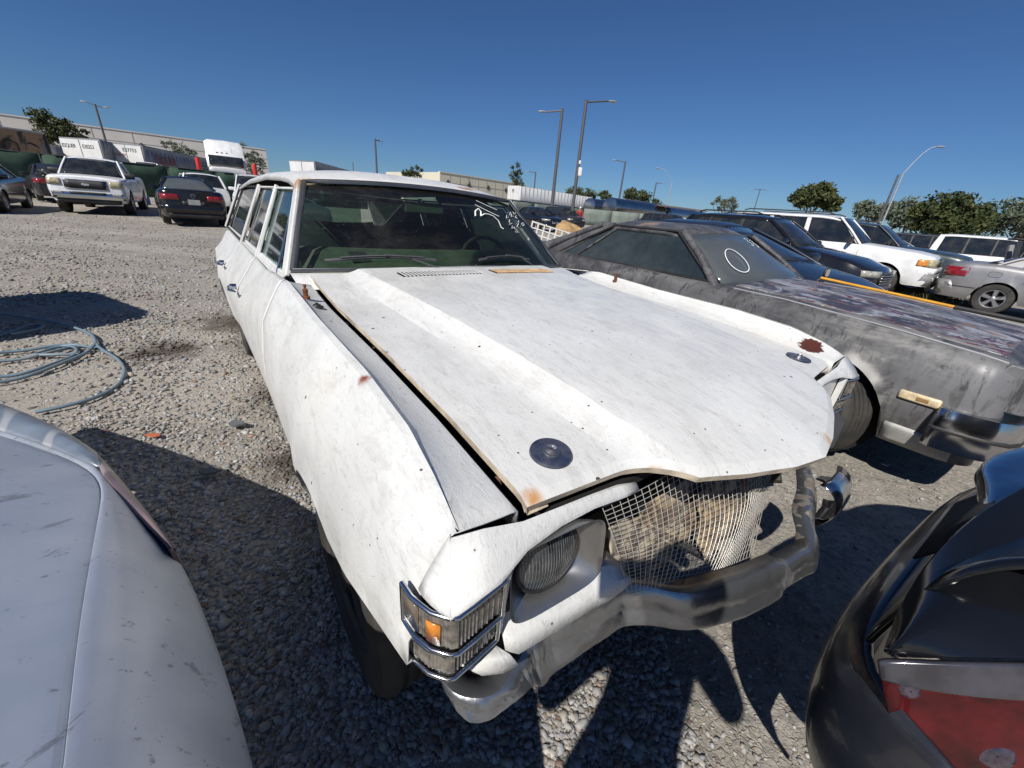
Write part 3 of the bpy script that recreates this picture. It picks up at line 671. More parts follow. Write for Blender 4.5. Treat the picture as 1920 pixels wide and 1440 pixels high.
ws=ob('windshield',MB().grid(g),M_cg,wag,smooth=60)
tr=MB(); ring=[wbase(p) for p in np.linspace(-1,1,21)]+[wtop(p) for p in np.linspace(1,-1,21)]; ring.append(ring[0])
off=Vector((.012,0,.008)); tr.tube([tuple(Vector(p)+off) for p in ring[:21]],.009,6); tr.tube([tuple(Vector(p)+off) for p in ring[20:]],.014,6,flat=.7)
ob('windshield_trim',tr,flat('dull_trim',(.12,.125,.135),.35,.7,dust=.3),ws,smooth=60)
for s in (-1,1):
    pl=MB()
    A0,A1=Vector((-.905,s*.80,.985)),Vector((-1.275,s*.632,1.375))
    def beam(mb,p,q,w1,w2,dirw): # flat post between p and q, width along dirw
        p,q=Vector(p),Vector(q); d=Vector(dirw).normalized(); n_=(q-p).cross(d).normalized()
        mb.add([p-d*w1-n_*.012,p+d*w1-n_*.012,p+d*w1+n_*.012,p-d*w1+n_*.012,q-d*w2-n_*.012,q+d*w2-n_*.012,q+d*w2+n_*.012,q-d*w2+n_*.012],[(0,1,2,3),(4,5,6,7),(0,1,5,4),(1,2,6,5),(2,3,7,6),(3,0,4,7)])
    beam(pl,A0,A1,.030,.026,(1,s*-.25,.6)); ob('front_pillar',pl,M_wag,wag,bevel=.006)
    for (ab,at,w_) in ((-1.86,-1.90,.014),(-2.72,-2.66,.036),(-4.28,-4.10,.06)):
        pl=MB(); beam(pl,sidepl(ab,.945,s,.004),sidepl(at,1.36,s,.004),w_,w_,(1,0,0)); ob('side_pillar',pl,M_wag,wag,bevel=.005)
    # window frames + glass
    for nm,ab0,at0,at1,ab1 in (('front_door_window',-.99,-1.33,-1.875,-1.835),('rear_door_window',-1.885,-1.925,-2.60,-2.64),('quarter_window',-2.80,-2.72,-4.02,-4.18)):
        P=[sidepl(ab0,.965,s,-.012),sidepl(at0,1.335,s,-.012),sidepl(at1,1.335,s,-.012),sidepl(ab1,.965,s,-.012)]
        gl=ob(nm,MB().prism(P,(0,-s*.004,0)),M_cg if nm=='front_door_window' else M_glass,wag,smooth=0)
        f=MB(); Q=[sidepl(ab0,.955,s,.004),sidepl(at0,1.345,s,.004),sidepl(at1,1.345,s,.004),sidepl(ab1,.955,s,.004)]
        f.tube(Q[:4]+[Q[0]],.009,6,flat=.9); ob('window_frame',f,M_wag if 'door' in nm else M_blk,gl,smooth=60)
        if nm=='front_door_window':
            f=MB(); f.tube([sidepl(-1.20,.96,s,-.004),sidepl(-1.34,1.33,s,-.004)],.007,6); ob('vent_divider',f,M_chr,gl)
    bl=MB().prism([sidepl(-.92,.94,s,0),sidepl(-4.22,.93,s,-.01),sidepl(-4.22,.962,s,-.01),sidepl(-.92,.985,s,.0)],(0,-s*.05,0)); ob('window_sill',bl,M_wag,wag,bevel=.004)
rg=MB(); rg.prism([(-4.30,-.60,.95),(-4.30,.60,.95),(-4.2,.57,1.34),(-4.2,-.57,1.34)],(-.006,0,0)); ob('tailgate_window',rg,M_cg,wag)
tg=MB(); tg.grid([[(-4.42,b,z) for b in np.linspace(-.76,.76,9)] for z in (.3,.6,.90)]); ob('tailgate',tg,M_wag,wag,solid=.02)
# wipers
for b0,b1 in ((-.66,-.17),(.08,.46)):
    wp=MB(); pts=[]
    for t_ in np.linspace(0,1,9):
        b=lerp(b0,b1,t_); p=Vector(wbase(b/.775)); q=Vector(wtop(b/.775)); u=.07+.03*math.sin(math.pi*t_); pts.append(p.lerp(q,u)+Vector((.02,0,.02)))
    wp.tube(pts,.0065,6); wp.tube([pts[4]+Vector((.01,0,.012)),pts[4]+Vector((.012,.1,.004)),Vector(wbase((b1+.02)/.775))+Vector((.03,0,.004))],.0055,6); wp.tube([p+Vector((.006,0,.008)) for p in pts[1:-1]],.0035,5)
    ob('wiper',wp,flat('grey_wiper',(.13,.13,.135),.4,.5),wag,smooth=60)
# interior
M_grn=flat('faded_green_trim',(.085,.105,.068),.75,scale=12,var=.25); M_seat=flat('dark_green_seat',(.028,.035,.03),.8,scale=10,var=.4)
M_in=flat('interior_shadow_trim',(.022,.026,.022),.9)
da=MB(); g=[]
for b in np.linspace(-.72,.72,15):
    x0=-.80-.12*(b/.75)**2+.02; g.append([(x0,b,.985),(x0-.05,b,1.012),(x0-.12,b,1.045),(x0-.20,b,1.085),(x0-.27,b,1.095),(x0-.30,b,1.07),(x0-.31,b,.80)])
ob('dashboard',da.grid(g),M_grn,wag,smooth=40)
for b in (-.4,-.3,.3,): pass
dv=MB()
for k in range(3): dv.box((-.98,-.45+.13*k,1.062),(.09,.10,.008),rot=Matrix.Rotation(.45,3,'Y'))
ob('defroster_vent',dv,M_in,wag)
for s in (-1,1):
    e=MB(); g=[]
    for v in np.linspace(0,1,9):
        a=-1.62-.16*v; z=.58+.58*v; wv=.27*(1-.25*max(0,v-.7)/.3); g.append([(a+.0,s*.38-wv,z),(a+.05,s*.38-wv*.7,z),(a+.06,s*.38,z),(a+.05,s*.38+wv*.7,z),(a,s*.38+wv,z)])
    e.grid(g); e.grid([[(-1.15,s*.38+q,.62),(-1.60,s*.38+q,.58)] for q in (-.27,-.1,.1,.27)]); ob('front_seat',e,M_seat,wag,solid=.08,smooth=50)
e=MB(); g=[[(-2.45-.16*v,b,.58+.52*v) for b in np.linspace(-.62,.62,9)] for v in np.linspace(0,1,5)]; ob('rear_seat',e.grid(g),M_seat,wag,solid=.09,smooth=50)
st=MB(); C0=Vector((-1.12,.38,.99)); pr=[]
for i in range(25):
    a=2*math.pi*i/24; pr.append(C0+Vector((-.10*math.sin(a)*.6,.19*math.cos(a),.17*math.sin(a))))
st.tube(pr,.012,8,caps=False); st.tube([C0-Vector((0,.17,0)),C0+Vector((.04,0,-.02)),C0+Vector((0,.17,0))],.014,6); st.tube([C0,(-.92,.38,.93)],.03,8); ob('steering_wheel',st,M_seat,wag,smooth=60)
mi=MB().box((-1.22,.0,1.30),(.02,.24,.055)); ob('rear_view_mirror',mi,M_grn,wag,bevel=.008)
for s in (-1,1):
    vi=MB().box((-1.28,s*.30,1.345),(.10,.36,.02),rot=Matrix.Rotation(.5,3,'Y')); ob('sun_visor',vi,M_in,wag,bevel=.005)
hdl=MB().grid([[(a,b,roofz(a,b)-.03) for b in np.linspace(-.62,.62,7)] for a in np.linspace(-4.2,-1.3,6)]); ob('headliner',hdl,M_in,wag)
for s in (-1,1):
    dd=MB().prism([(-.95,s*.76,.96),(-4.2,s*.76,.94),(-4.2,s*.76,.4),(-.95,s*.76,.4)],(0,-s*.02,0)); ob('door_trim',dd,M_in,wag)
# grease-pencil writing on the windshield
M_wr=flat('white_marker',(.85,.86,.84),.6)
def wpt(p,t_): return Vector(wbase(p)).lerp(Vector(wtop(p)),t_)+Vector((.02*math.sin(math.pi*t_),0,.012*math.sin(math.pi*t_)))+Vector((.004,0,.004))
def stroke(mb,pts,r): mb.tube([wpt(p,t_) for p,t_ in pts],r,5,flat=.5)
wr=MB()
stroke(wr,[(0.325,0.65),(0.365,0.725),(0.43,0.775),(0.43,0.725),(0.39,0.66)],.0042); stroke(wr,[(0.39,0.66),(0.455,0.7),(0.505,0.7),(0.545,0.68),(0.565,0.615),(0.535,0.51),(0.555,0.5)],.0046)
stroke(wr,[(0.425,0.83),(0.515,0.755),(0.62,0.685)],.0042); stroke(wr,[(0.485,0.905),(0.57,0.85),(0.67,0.795)],.0038)
for P in [[(0.75,0.725),(0.705,0.67),(0.755,0.695)],[(0.71,0.65),(0.74,0.655),(0.7,0.615)],[(0.715,0.615),(0.67,0.57),(0.73,0.6)],[(0.705,0.56),(0.665,0.515),(0.73,0.545)],[(0.71,0.53),(0.72,0.465),(0.68,0.47)],[(0.805,0.78),(0.87,0.805),(0.805,0.745)],[(0.85,0.765),(0.8,0.71),(0.855,0.735)],[(0.78,0.595),(0.835,0.615),(0.76,0.55),(0.785,0.54)],[(0.91,0.815),(0.9,0.775),(0.95,0.81)],[(0.915,0.755),(0.865,0.72),(0.885,0.7)],[(0.875,0.665),(0.835,0.63),(0.87,0.64)],[(0.88,0.62),(0.92,0.64),(0.915,0.61),(0.87,0.58),(0.875,0.615)]]: stroke(wr,P,.0019)
ob('handwriting',wr,M_wr,ws,smooth=60)
# wheels
make_wheel(wag,(.16,-.825,.33),.335,.205,'dark',-1,R(0)); make_wheel(wag,(.16,.825,.33),.335,.205,'dark',1)  # front rims black: the shade they sit in is put into their colour
make_wheel(wag,(-2.9,-.82,.33),.335,.20,'disc',-1); make_wheel(wag,(-2.9,.82,.33),.335,.20,'disc',1)
tp=MB().tube([(-3.3,-.80,.32),(-3.6,-.93,.30)],.028,10); ob('exhaust_pipe',tp,M_rust,wag)
# ------------------------------------------------------------ generic vehicle builder (x forward, y left, z up, origin under the front axle)
M_gap=flat('panel_gap',(.008,.008,.009),.8)
class Car:
    def __init__(s,name,label,cat,pos,ang,paint,spec,group=None):
        s.t=thing(name,label,cat,pos,ang,group); s.p=paint; s.__dict__.update(spec)
        s.c0=spec.get('c0',.38); s.c1=spec.get('c1',.38); s.q0=spec.get('q0',.70); s.q1=spec.get('q1',.74)
        s.fa=spec.get('fa',0.); s.zb=spec.get('zb',.24); s.crown=spec.get('crown',.03); s.arch=spec.get('arch',s.r*1.13)
        s.body()
    def plan(s,a):
        v=1.
        d=s.L0-a
        if d<s.c0: v*=s.q0+(1-s.q0)*math.sqrt(max(0,1-(1-max(0,d)/s.c0)**2))
        d=a-s.L1
        if d<s.c1: v*=s.q1+(1-s.q1)*math.sqrt(max(0,1-(1-max(0,d)/s.c1)**2))
        return v
    def zs(s,a): return interp(a,s.top[::-1] if s.top[0][0]>s.top[-1][0] else s.top)
    def bp(s,a,z):
        zs=s.zs(a); w=s.w; zb=s.zb
        k=[(zb-.02,w-.09),(zb+.1,w-.03),(lerp(zb,zs,.45),w),(lerp(zb,zs,.68),w-.006),(zs-.12,w-.025),(zs-.04,w-.055),(zs,w-s.tumble)]
        return float(np.interp(z,[q[0] for q in k],[q[1] for q in k]))*s.plan(a)
    def body(s):
        A=list(np.linspace(s.L1,s.L0,60))+[s.L0-x for x in (.01,.03,.06,.1,.15,.22)]+[s.L1+x for x in (.01,.03,.06,.1,.15,.22)]
        for c in (s.fa,-s.wb): A+=list(c+np.linspace(-1,1,23)*s.arch)
        A=sorted(set(round(a,4) for a in A)); g=[]; gi=[]
        for a in A:
            zs=s.zs(a); zb=archz(a,(s.fa,-s.wb),s.arch,s.r+.0,s.zb); half=[]
            bs=s.bp(a,zs)
            for f in (0,.4,.7,.88,.96): half.append((a,bs*f,zs+s.crown*(1-f**2.5)))
            half.append((a,bs,zs-.003))
            for f in (.03,.07,.14,.26,.4,.55,.7,.84,.93,1.):
                z=lerp(zs,s.zb,f); z=max(z,min(zb,zs-.02)); b=s.bp(a,z)
                if zb>s.zb+.04 and z<zb+.05: b+=.014
                half.append((a,b,z))
            l=half[-1]; 
            inn=[(a,abs(l[1])-.03,l[2]+.004),(a,max(.05,abs(l[1])-.20),l[2]+.01)]
            row=[(p[0],-p[1],p[2]) for p in half[::-1]][:-1]+half
            g.append(row)
            for sg in (-1,1): gi.append((sg,[(p[0],sg*p[1],p[2]) for p in [l]+inn]))
        b=MB(); b.grid(g)
        b.add(g[0],[tuple(range(len(g[0])))]); b.add(g[-1],[tuple(range(len(g[-1])))[::-1]])
        for sg in (-1,1): b.grid([r_ for q,r_ in gi if q==sg],1)
        s.bodyo=ob('body',b,[s.p,M_dark],s.t,smooth=33)
        u=MB(); u.box(((s.L0+s.L1)/2,0,s.zb+.10),(s.L0-s.L1-.5,s.w*1.25,.06)); ob('underbody',u,M_dark,s.t,smooth=0)
        for a in (s.fa,-s.wb):
            
            for sg in (-1,1): ob('wheel_well',MB().lathe([(s.arch*.97,sg*(s.w-.22)),(.001,sg*(s.w-.22))],(a,0,s.r),'y',16),M_dark,s.t)
        for a,st in ((s.fa,s.__dict__.get('steer',0)),(-s.wb,0)):
            for sg in (-1,1): make_wheel(s.t,(a,sg*(s.w-.125),s.r),s.r,s.__dict__.get('tw',.215),s.__dict__.get('rim','five'),sg,st)
    def front(s,name,mat,u0,u1,z0,z1,off=.012,n=10,both=False,end=1,th=.03,parent=None,slant=0):
        outs=[]
        for sg in ((1,-1) if both else (1,)):
            g=[]
            for u in np.linspace(u0,u1,n):
                col=[]
                for z in (z0,lerp(z0,z1,.5),z1):
                    L=s.L0 if end==1 else s.L1; c=s.c0 if end==1 else s.c1; q=s.q0 if end==1 else s.q1
                    full=s.bp(L-.6 if end==1 else L+.6,z)
                    f=abs(u)/full; d=0 if f<=q else c*(1-math.sqrt(max(0,1-min(1,(f-q)/(1-q))**2)))
                    bb=sg*math.copysign(min(abs(u),full*1.0),u); k=(z-z0)/(z1-z0+1e-9)
                    col.append((L-end*d+end*(off-slant*k),bb,z))
                g.append(col)
            outs.append(ob(name,MB().grid(g),mat,parent or s.t,smooth=35,solid=th if 1 else 0))
        return outs
    def side(s,name,mat,a0,a1,z0,z1,off=.004,sides=(-1,1),th=.01,n=8,parent=None,poly=None):
        outs=[]
        for sg in sides:
            g=[[ (a,sg*(s.bp(a,z)+off),z) for z in np.linspace(z0,z1,6)] for a in np.linspace(a0,a1,n)]
            outs.append(ob(name,MB().grid(g),mat,parent or s.t,smooth=35,solid=th))
        return outs
    def seam(s,a,z0,z1,lean=0.,sides=(-1,1)):
        for sg in sides:
            b=MB().tube([(a+lean*t_,sg*(s.bp(a+lean*t_,lerp(z0,z1,t_))-.001),lerp(z0,z1,t_)) for t_ in np.linspace(0,1,9)],.0045,4,caps=False); ob('door_gap',b,M_gap,s.t,smooth=60)
    def handles(s,L,mat=None):
        for a in L:
            for sg in (-1,1):
                z=s.zs(a)-.13; b=s.bp(a,z); ob('handle',MB().tube([(a-.09,sg*(b+.002),z),(a-.06,sg*(b+.03),z),(a+.06,sg*(b+.03),z),(a+.09,sg*(b+.002),z)],.011,6),mat or s.p,s.t,smooth=60)
    def spl(s,a,z,sg,off=0.):
        t_=(z-s.zbelt)/(s.zr-.07-s.zbelt); return (a,sg*(lerp(s.bb,s.bt,t_)+off),z)
    def cabin(s,glass=M_glass,trim=None,wins=(),rack=None,rear=True):
        awb,awt,art,arb=s.gh; zb=s.zbelt; bb,bt=s.bb,s.bt
        pa=s.p; b=MB()
        def rz(a,y): 
            t_=(a-art)/(awt-art); e=min(t_,1-t_); return s.zr-.055*max(0,1-e/.22)**2-.06*(abs(y)/bt)**2.8
        g=[]
        for a in np.linspace(art,awt,22):
            row=[(a,-bt-.02,rz(a,bt)-.05),(a,-bt-.018,rz(a,bt)-.02)]+[(a+(.05*(1-(y/bt)**2) if abs(a-awt)<1e-6 else 0),y,rz(a,y)) for y in np.linspace(-bt,bt,13)]+[(a,bt+.018,rz(a,bt)-.02),(a,bt+.02,rz(a,bt)-.05)]
            g.append(row)
        s.roof=ob('roof',MB().grid(g),pa,s.t,smooth=40,solid=.012)
        # dark cabin lining
        c=MB(); P=lambda a,z,sg:s.spl(a,z,sg,-.03)
        c.add([P(awb-.06,zb,-1),P(awb-.06,zb,1),P(awt-.04,s.zr-.08,1),P(awt-.04,s.zr-.08,-1),P(arb+.05,zb,-1),P(arb+.05,zb,1),P(art+.04,s.zr-.08,1),P(art+.04,s.zr-.08,-1)],[(0,1,2,3),(4,7,6,5),(0,3,7,4),(1,5,6,2),(3,2,6,7)])
        ob('cabin_lining',c,M_dark,s.t,smooth=0)
        zf=s.zs(awb)+.004
        def qd(f0,f1,name,m,off=.0,ny=13,nt=6,v0=0,v1=1):
            g=[[tuple(Vector(f0(p)).lerp(Vector(f1(p)),lerp(v0,v1,t_))) for t_ in np.linspace(0,1,nt)] for p in np.linspace(-1,1,ny)]
            return ob(name,MB().grid(g),m,s.t,smooth=60,solid=.006)
        f0=lambda p:(awb+.10*(1-p*p),p*(bb-.02),zf+.02*(1-p*p)+.004); f1=lambda p:(awt+.045*(1-p*p)+.004,p*(bt-.015),s.zr-.055-.05*abs(p)**2.5)
        s.wsf=(f0,f1)
        s.ws=qd(f0,f1,'windshield',glass)
        if rear:
            r0=lambda p:(arb-.06*(1-p*p),p*(bb-.03),s.zs(arb)+.01); r1=lambda p:(art-.02*(1-p*p)-.002,p*(bt-.02),s.zr-.055-.05*abs(p)**2.5)
            s.rw=qd(r0,r1,'rear_window',glass); s.rwf=(r0,r1)
        for sg in (-1,1):
            b=MB().tube([s.spl(awb-.01,zb-.03,sg,.004),s.spl(lerp(awb,awt,.5),lerp(zb,s.zr-.07,.5),sg,.012),s.spl(awt-.01,s.zr-.07,sg,.010)],[.038,.032,.032],8,flat=.8); ob('front_pillar',b,trim or pa,s.t,smooth=60)
            b=MB().tube([s.spl(arb+.02,zb-.03,sg,.0),s.spl(lerp(arb,art,.5),lerp(zb,s.zr-.07,.5),sg,.008),s.spl(art+.01,s.zr-.07,sg,.006)],[.05,.045,.04],8,flat=.8); ob('rear_pillar',b,pa,s.t,smooth=60)
            W=sorted(wins,key=lambda q:-q[0]); zt=s.zr-.085
            for q in W:
                ob('side_window',MB().prism([s.spl(q[0],zb+.0,sg,-.004),s.spl(q[1],zt,sg,-.004),s.spl(q[2],zt,sg,-.004),s.spl(q[3],zb+.0,sg,-.004)],(0,-sg*.006,0)),glass,s.t,smooth=0)
            ed=[(awb-.0,awt-.0)]+[x for q in W for x in ((q[0],q[1]),(q[3],q[2]))]+[(arb,art)]
            for k in range(0,len(ed),2):
                (b0,t0),(b1,t1)=ed[k],ed[k+1]
                ob('window_pillar',MB().prism([s.spl(b0,zb-.02,sg,.004),s.spl(t0,zt+.02,sg,.004),s.spl(t1,zt+.02,sg,.004),s.spl(b1,zb-.02,sg,.004)],(0,-sg*.02,0)),(M_blk if (trim and 0<k<len(ed)-2) or abs(b0-b1)<.12 and k>0 else pa),s.t,smooth=0,bevel=.004)
            ob('beltline',MB().tube([s.spl(awb-.05,zb-.01,sg,.010),s.spl(arb+.02,zb-.01,sg,.010)],.018,6,flat=.6),M_blk if trim is None else trim,s.t,smooth=60)
            if rack:
                b=MB().tube([(art+.15,sg*(bt-.06),s.zr-.0),(art+.3,sg*(bt-.06),s.zr+.045),(awt-.35,sg*(bt-.06),s.zr+.045),(awt-.2,sg*(bt-.06),s.zr-.0)],.018,6); ob('roof_rail',b,rack,s.t,smooth=60)
    def mirror(s,mat=M_blk,sz=(.09,.20,.14)):
        for sg in (-1,1):
            a=s.gh[0]-.22; y=s.bb+.06; z=s.zbelt+.07
            b=MB(); b.grid([[(a+sz[0]*.5*math.cos(q)*k,sg*(y+.08+sz[1]*.5*h*(1.15 if sg else 1)),z+sz[2]*.5*math.sin(q)*k) for q in np.linspace(0,2*math.pi,13)] for h,k in ((-1,.01),(-1,.8),(-.6,1),(.6,1),(1,.8),(1,.01))])
            b.tube([(a,sg*(y-.07),z-.03),(a,sg*(y+.0),z)],.02,6); ob('mirror',b,mat,s.t,smooth=50)
    def wipers(s):
        f0,f1=s.wsf
        for p0,p1 in ((-.75,-.1),(.0,.6)):
            ob('wiper',MB().tube([Vector(f0(lerp(p0,p1,q))).lerp(Vector(f1(lerp(p0,p1,q))),.06+.03*math.sin(math.pi*q))+Vector((.015,0,.012)) for q in np.linspace(0,1,6)],.007,5),M_blk,s.t,smooth=60)
def paint(name,c,rough=.32,metal=.0,dust=.45,**k): return flat(name,c,rough,metal,coat=k.pop('coat',.5),dust=dust,scale=k.pop('scale',3.),**k)
DUST=(.24,.215,.185)
def fang(yaw): return yaw-math.pi/2
# ------------------------------------------------------------ patched grey car-pickup beside the wagon
E=Car('coupe_pickup','low grey car-based pickup in patchy primer, its flaking bonnet beside the white wagon','coupe pickup',(2.589,2.897,0),fang(.627),M_elc,
  dict(L0=.80,L1=-4.05,w=.895,wb=2.95,r=.325,steer=-.5,rim='dark',fa=.05,tumble=.10,crown=.035,c0=.16,q0=.86,c1=.3,q1=.86,zb=.27,arch=.37,
       top=[(-4.05,.90),(-3.9,.935),(-2.7,.955),(-1.2,.935),(-.75,.935),(-.3,.925),(.3,.885),(.70,.845),(.80,.80)],
       gh=(-.79,-1.30,-2.25,-3.05),zbelt=.935,zr=1.345,bb=.755,bt=.575))
M_dg2=flat('smeared_side_glass',(.018,.025,.027),.07,0.,spec=.8,dust=.42,scale=3.5,dustc=(.10,.115,.11))
E.cabin(glass=M_dg2,wins=[(-.86,-1.36,-2.08,-2.68)],rear=False)
E.ws.data.materials[0]=M_dglass
# peeling bonnet, a panel of its own
g=[[(a,b,E.zs(a)+.004+E.crown*(1-abs(b/.78)**2.5)+(.010 if abs(b)<.25 else 0)) for b in np.linspace(-.70,.70,25)] for a in np.linspace(-.70,.70,22)]
ob('bonnet',MB().grid(g),M_elh,E.t,smooth=40,solid=.018)
for sg in (-1,1):
    ob('fender_crease',MB().tube([(a,sg*(E.bp(a,E.zs(a))-.004),E.zs(a)+.002) for a in np.linspace(-.66,.72,16)],.006,6),flat('pale_crease',(.30,.30,.31),.5),E.t,smooth=60)
    # sail panel sloping to the bed
    ob('sail_panel',MB().prism([E.spl(-2.10,1.30,sg,.004),(-2.25,sg*.59,1.30),(-2.62,sg*.66,1.16),(-3.15,sg*.76,.975),(-3.3,sg*.775,.93),(-2.72,sg*.77,.925)],(0,-sg*.03,0)),M_elc,E.t,bevel=.008)
    w0=MB().tube([E.spl(-.83,.94,sg,.022),E.spl(-1.05,1.12,sg,.024),E.spl(-1.33,1.29,sg,.022)],.012,6,flat=.6); ob('chrome_strip',w0,M_chr,E.t,smooth=60)
    ob('quarter_divider',MB().tube([E.spl(-2.42,.94,sg,.008),E.spl(-2.02,1.27,sg,.008)],.010,6),M_elc,E.t,smooth=60)
    ob('window_surround',MB().tube([E.spl(-.86,.945,sg,.008),E.spl(-1.36,1.275,sg,.012),E.spl(-2.08,1.275,sg,.012),E.spl(-2.70,.945,sg,.008),E.spl(-.86,.945,sg,.008)],.013,6),M_blk,E.t,smooth=60)
ob('bed_floor',MB().box((-3.45,0,.74),(1.15,1.46,.02)),M_blk,E.t,smooth=0)
E.seam(-.68,.30,.91); E.seam(-2.0,.30,.92)
ob('cab_back_glass',MB().prism([(-2.62,-.60,.97),(-2.62,.60,.97),(-2.30,.55,1.28),(-2.30,-.55,1.28)],(-.01,0,0)),M_dglass,E.t,smooth=0)
# pale un-primed strips: arch lip and valance
M_pale=flat('bare_white_primer',(.42,.42,.40),.6,scale=7,var=.3,dust=.3)
E.side('valance',M_pale,.43,.72,.275,.40,off=.006,sides=(-1,))
for sg in (-1,1):
    mk=MB(); mk.box((.515,sg*(E.bp(.5,.58)+.004),.58),(.17,.022,.05)); mo=ob('side_marker',mk,flat('cloudy_marker_lens',(.62,.50,.32),.3,scale=30,var=.3,coat=.5),E.t,bevel=.01)
    ob('marker_bulb',MB().box((.53,sg*(E.bp(.5,.58)+.0155),.58),(.05,.004,.02)),flat('marker_centre',(.30,.18,.08),.4),mo,bevel=.003)
# header cap hanging at the front corner
for sg in (-1,1):
    ob('header_cap',MB().prism([(.73,sg*.80,.842),(.80,sg*.78,.83),(.875,sg*.72,.78),(.86,sg*.74,.60),(.70,sg*.86,.615),(.655,sg*.88,.64)],(0,-sg*.04,0)),M_elc,E.t,bevel=.008)
E.front('grille',M_blk,-.66,.66,.60,.78,off=.03)
# wraparound chrome bumper
def bar(path,z0,z1,name,mat,parent,depth=.05,bul=.018,up=None,ends=True,sub=1):
    g=[]
    P=[Vector((p[0],p[1],0)) for p in path]
    for i,p in enumerate(P):
        t_=(P[min(i+1,len(P)-1)]-P[max(i-1,0)]).normalized(); o=Vector((t_.y,-t_.x,0))
        if o.dot(p)<0 and o.x<0: o=-o
        row=[]
        k0,k1=z0,z1
        row.append(p-o*depth+Vector((0,0,k1-.004)))
        for u in np.linspace(0,1,7): row.append(p+o*bul*math.sin(math.pi*min(1,max(0,u)))**.7+Vector((0,0,lerp(k1,k0,u))))
        row.append(p-o*depth*.7+Vector((0,0,k0+.004))); g.append([tuple(q) for q in row])
    return ob(name,MB().grid(g),mat,parent,smooth=40,solid=.006)
pth=[(.60,-.925),(.63,-.935),(.70,-.925),(.80,-.895),(.86,-.845),(.885,-.78),(.905,-.5),(.915,0),(.905,.5),(.885,.78),(.86,.845),(.80,.895),(.70,.925),(.58,.925)]
bm_=bar(pth,.365,.580,'front_bumper',M_chr,E.t,.09,.014)
ob('bumper_groove',MB().tube([(x*1.012 if x>.85 else x,y*1.016,.475) for x,y in pth],.010,6),M_blk,bm_,smooth=60)
# marker circle, number and mirror
f0,f1=E.wsf
def ewp(p,t_): return Vector(f0(p)).lerp(Vector(f1(p)),t_)+Vector((.010,0,.010))
ci=MB(); ci.tube([ewp(-.52+.165*math.cos(q)+.05*math.sin(q),.40+.23*math.sin(q)) for q in np.linspace(0,2*math.pi,36)],.0038,5,flat=.5)
ob('marker_circle',ci,M_wr,E.ws,smooth=60)
hw=MB()
for k,(dx,dy) in enumerate(((0,0),(.16,.02))):
    hw.tube([ewp(.30+dx+.05*x,.80+.07*y-.25*dx+dy) for x,y in ((-1,.9),(0,1.2),(.6,.6),(-.2,.1),(.8,-.2),(.9,-.9),(.1,-1.3),(-.7,-1))],.0028,5,flat=.5)
ob('handwriting',hw,M_wr,E.ws,smooth=60)
mm=MB(); mm.lathe([(.001,-.012),(.035,-.012),(.048,0),(.046,.008),(.001,.010)],(-.62,.70,1.03),'x',20); mm.tube([(-.62,.70,.99),(-.66,.68,.95)],.014,6); mo=ob('mirror',mm,M_blk,E.t,smooth=40)
rb=MB()
for k in range(-3,4): rb.tube([(-.609,.70+k*.012,1.03-.035*math.sqrt(1-(k/4)**2)),(-.609,.70+k*.012,1.03+.035*math.sqrt(1-(k/4)**2))],.003,4)
ob('mirror_rib',rb,flat('grey_fin',(.25,.25,.24),.5),mo)
for o in [x for x in E.t.children if x.name.startswith('wiper')]: pass
# yellow pole with dark brush end lying on the bonnet
def epos(a,b,z):
    y=fang(.627); c,s_=math.cos(y),math.sin(y); return Vector((2.589+a*c-b*s_,2.897+a*s_+b*c,z))
yp=thing('cleaning_pole','yellow pole with a black grip lying along the flaking grey bonnet','pole',epos(-.62,.62,.985))
o0=Vector(yp.location)
P0,P1,P2=epos(-.62,.62,.985),epos(.28,.60,.925),epos(.85,.58,.90)
ob('shaft',MB().tube([P0-o0,P1-o0],.012,10),flat('yellow_shaft',(.62,.30,.03),.4,var=.15),yp,smooth=60)
gp=MB().tube([P1-o0,P2-o0],.016,10); ob('grip',gp,M_blk,yp,smooth=60)
# lattice panel and cardboard in the bed
lt=thing('lattice_panel','pale plastic lattice panel leaning in the grey pickup bed behind the wagon windshield','panel',epos(-3.85,.06,.95)); lt.rotation_euler=(R(62),R(12),R(4))
l_=MB()
for k in range(6): l_.box((0,-.22+.088*k,0),(.66,.020,.016))
for k in range(8): l_.box((-.32+.0914*k,0,.0),(.020,.46,.019))
ob('lattice',l_,flat('dusty_lattice',(.50,.49,.46),.7),lt)
def put(name,label,cat,loc,nu,nv,fn,mat,amp):
    t=thing(name,label,cat,loc); crumple(fn,nu,nv,name.split('_')[-1],mat,amp,t); return t
put('folded_cardboard','crumpled brown cardboard on the load in the grey pickup bed','cardboard',epos(-3.95,.62,1.04),9,9,lambda u,v:(.62*u-.3,.40*v-.2,.05*math.sin(7*u)+.16*v),flat('brown_cardboard',(.34,.22,.10),.85,scale=9,var=.35),.028)
put('folded_tarp','dark grey board lying under the cardboard in the pickup bed','board',epos(-3.6,.45,.99),4,4,lambda u,v:(.9*u-.45,.4*v-.2,.02*u),flat('grey_board',(.10,.09,.085),.7),.004)

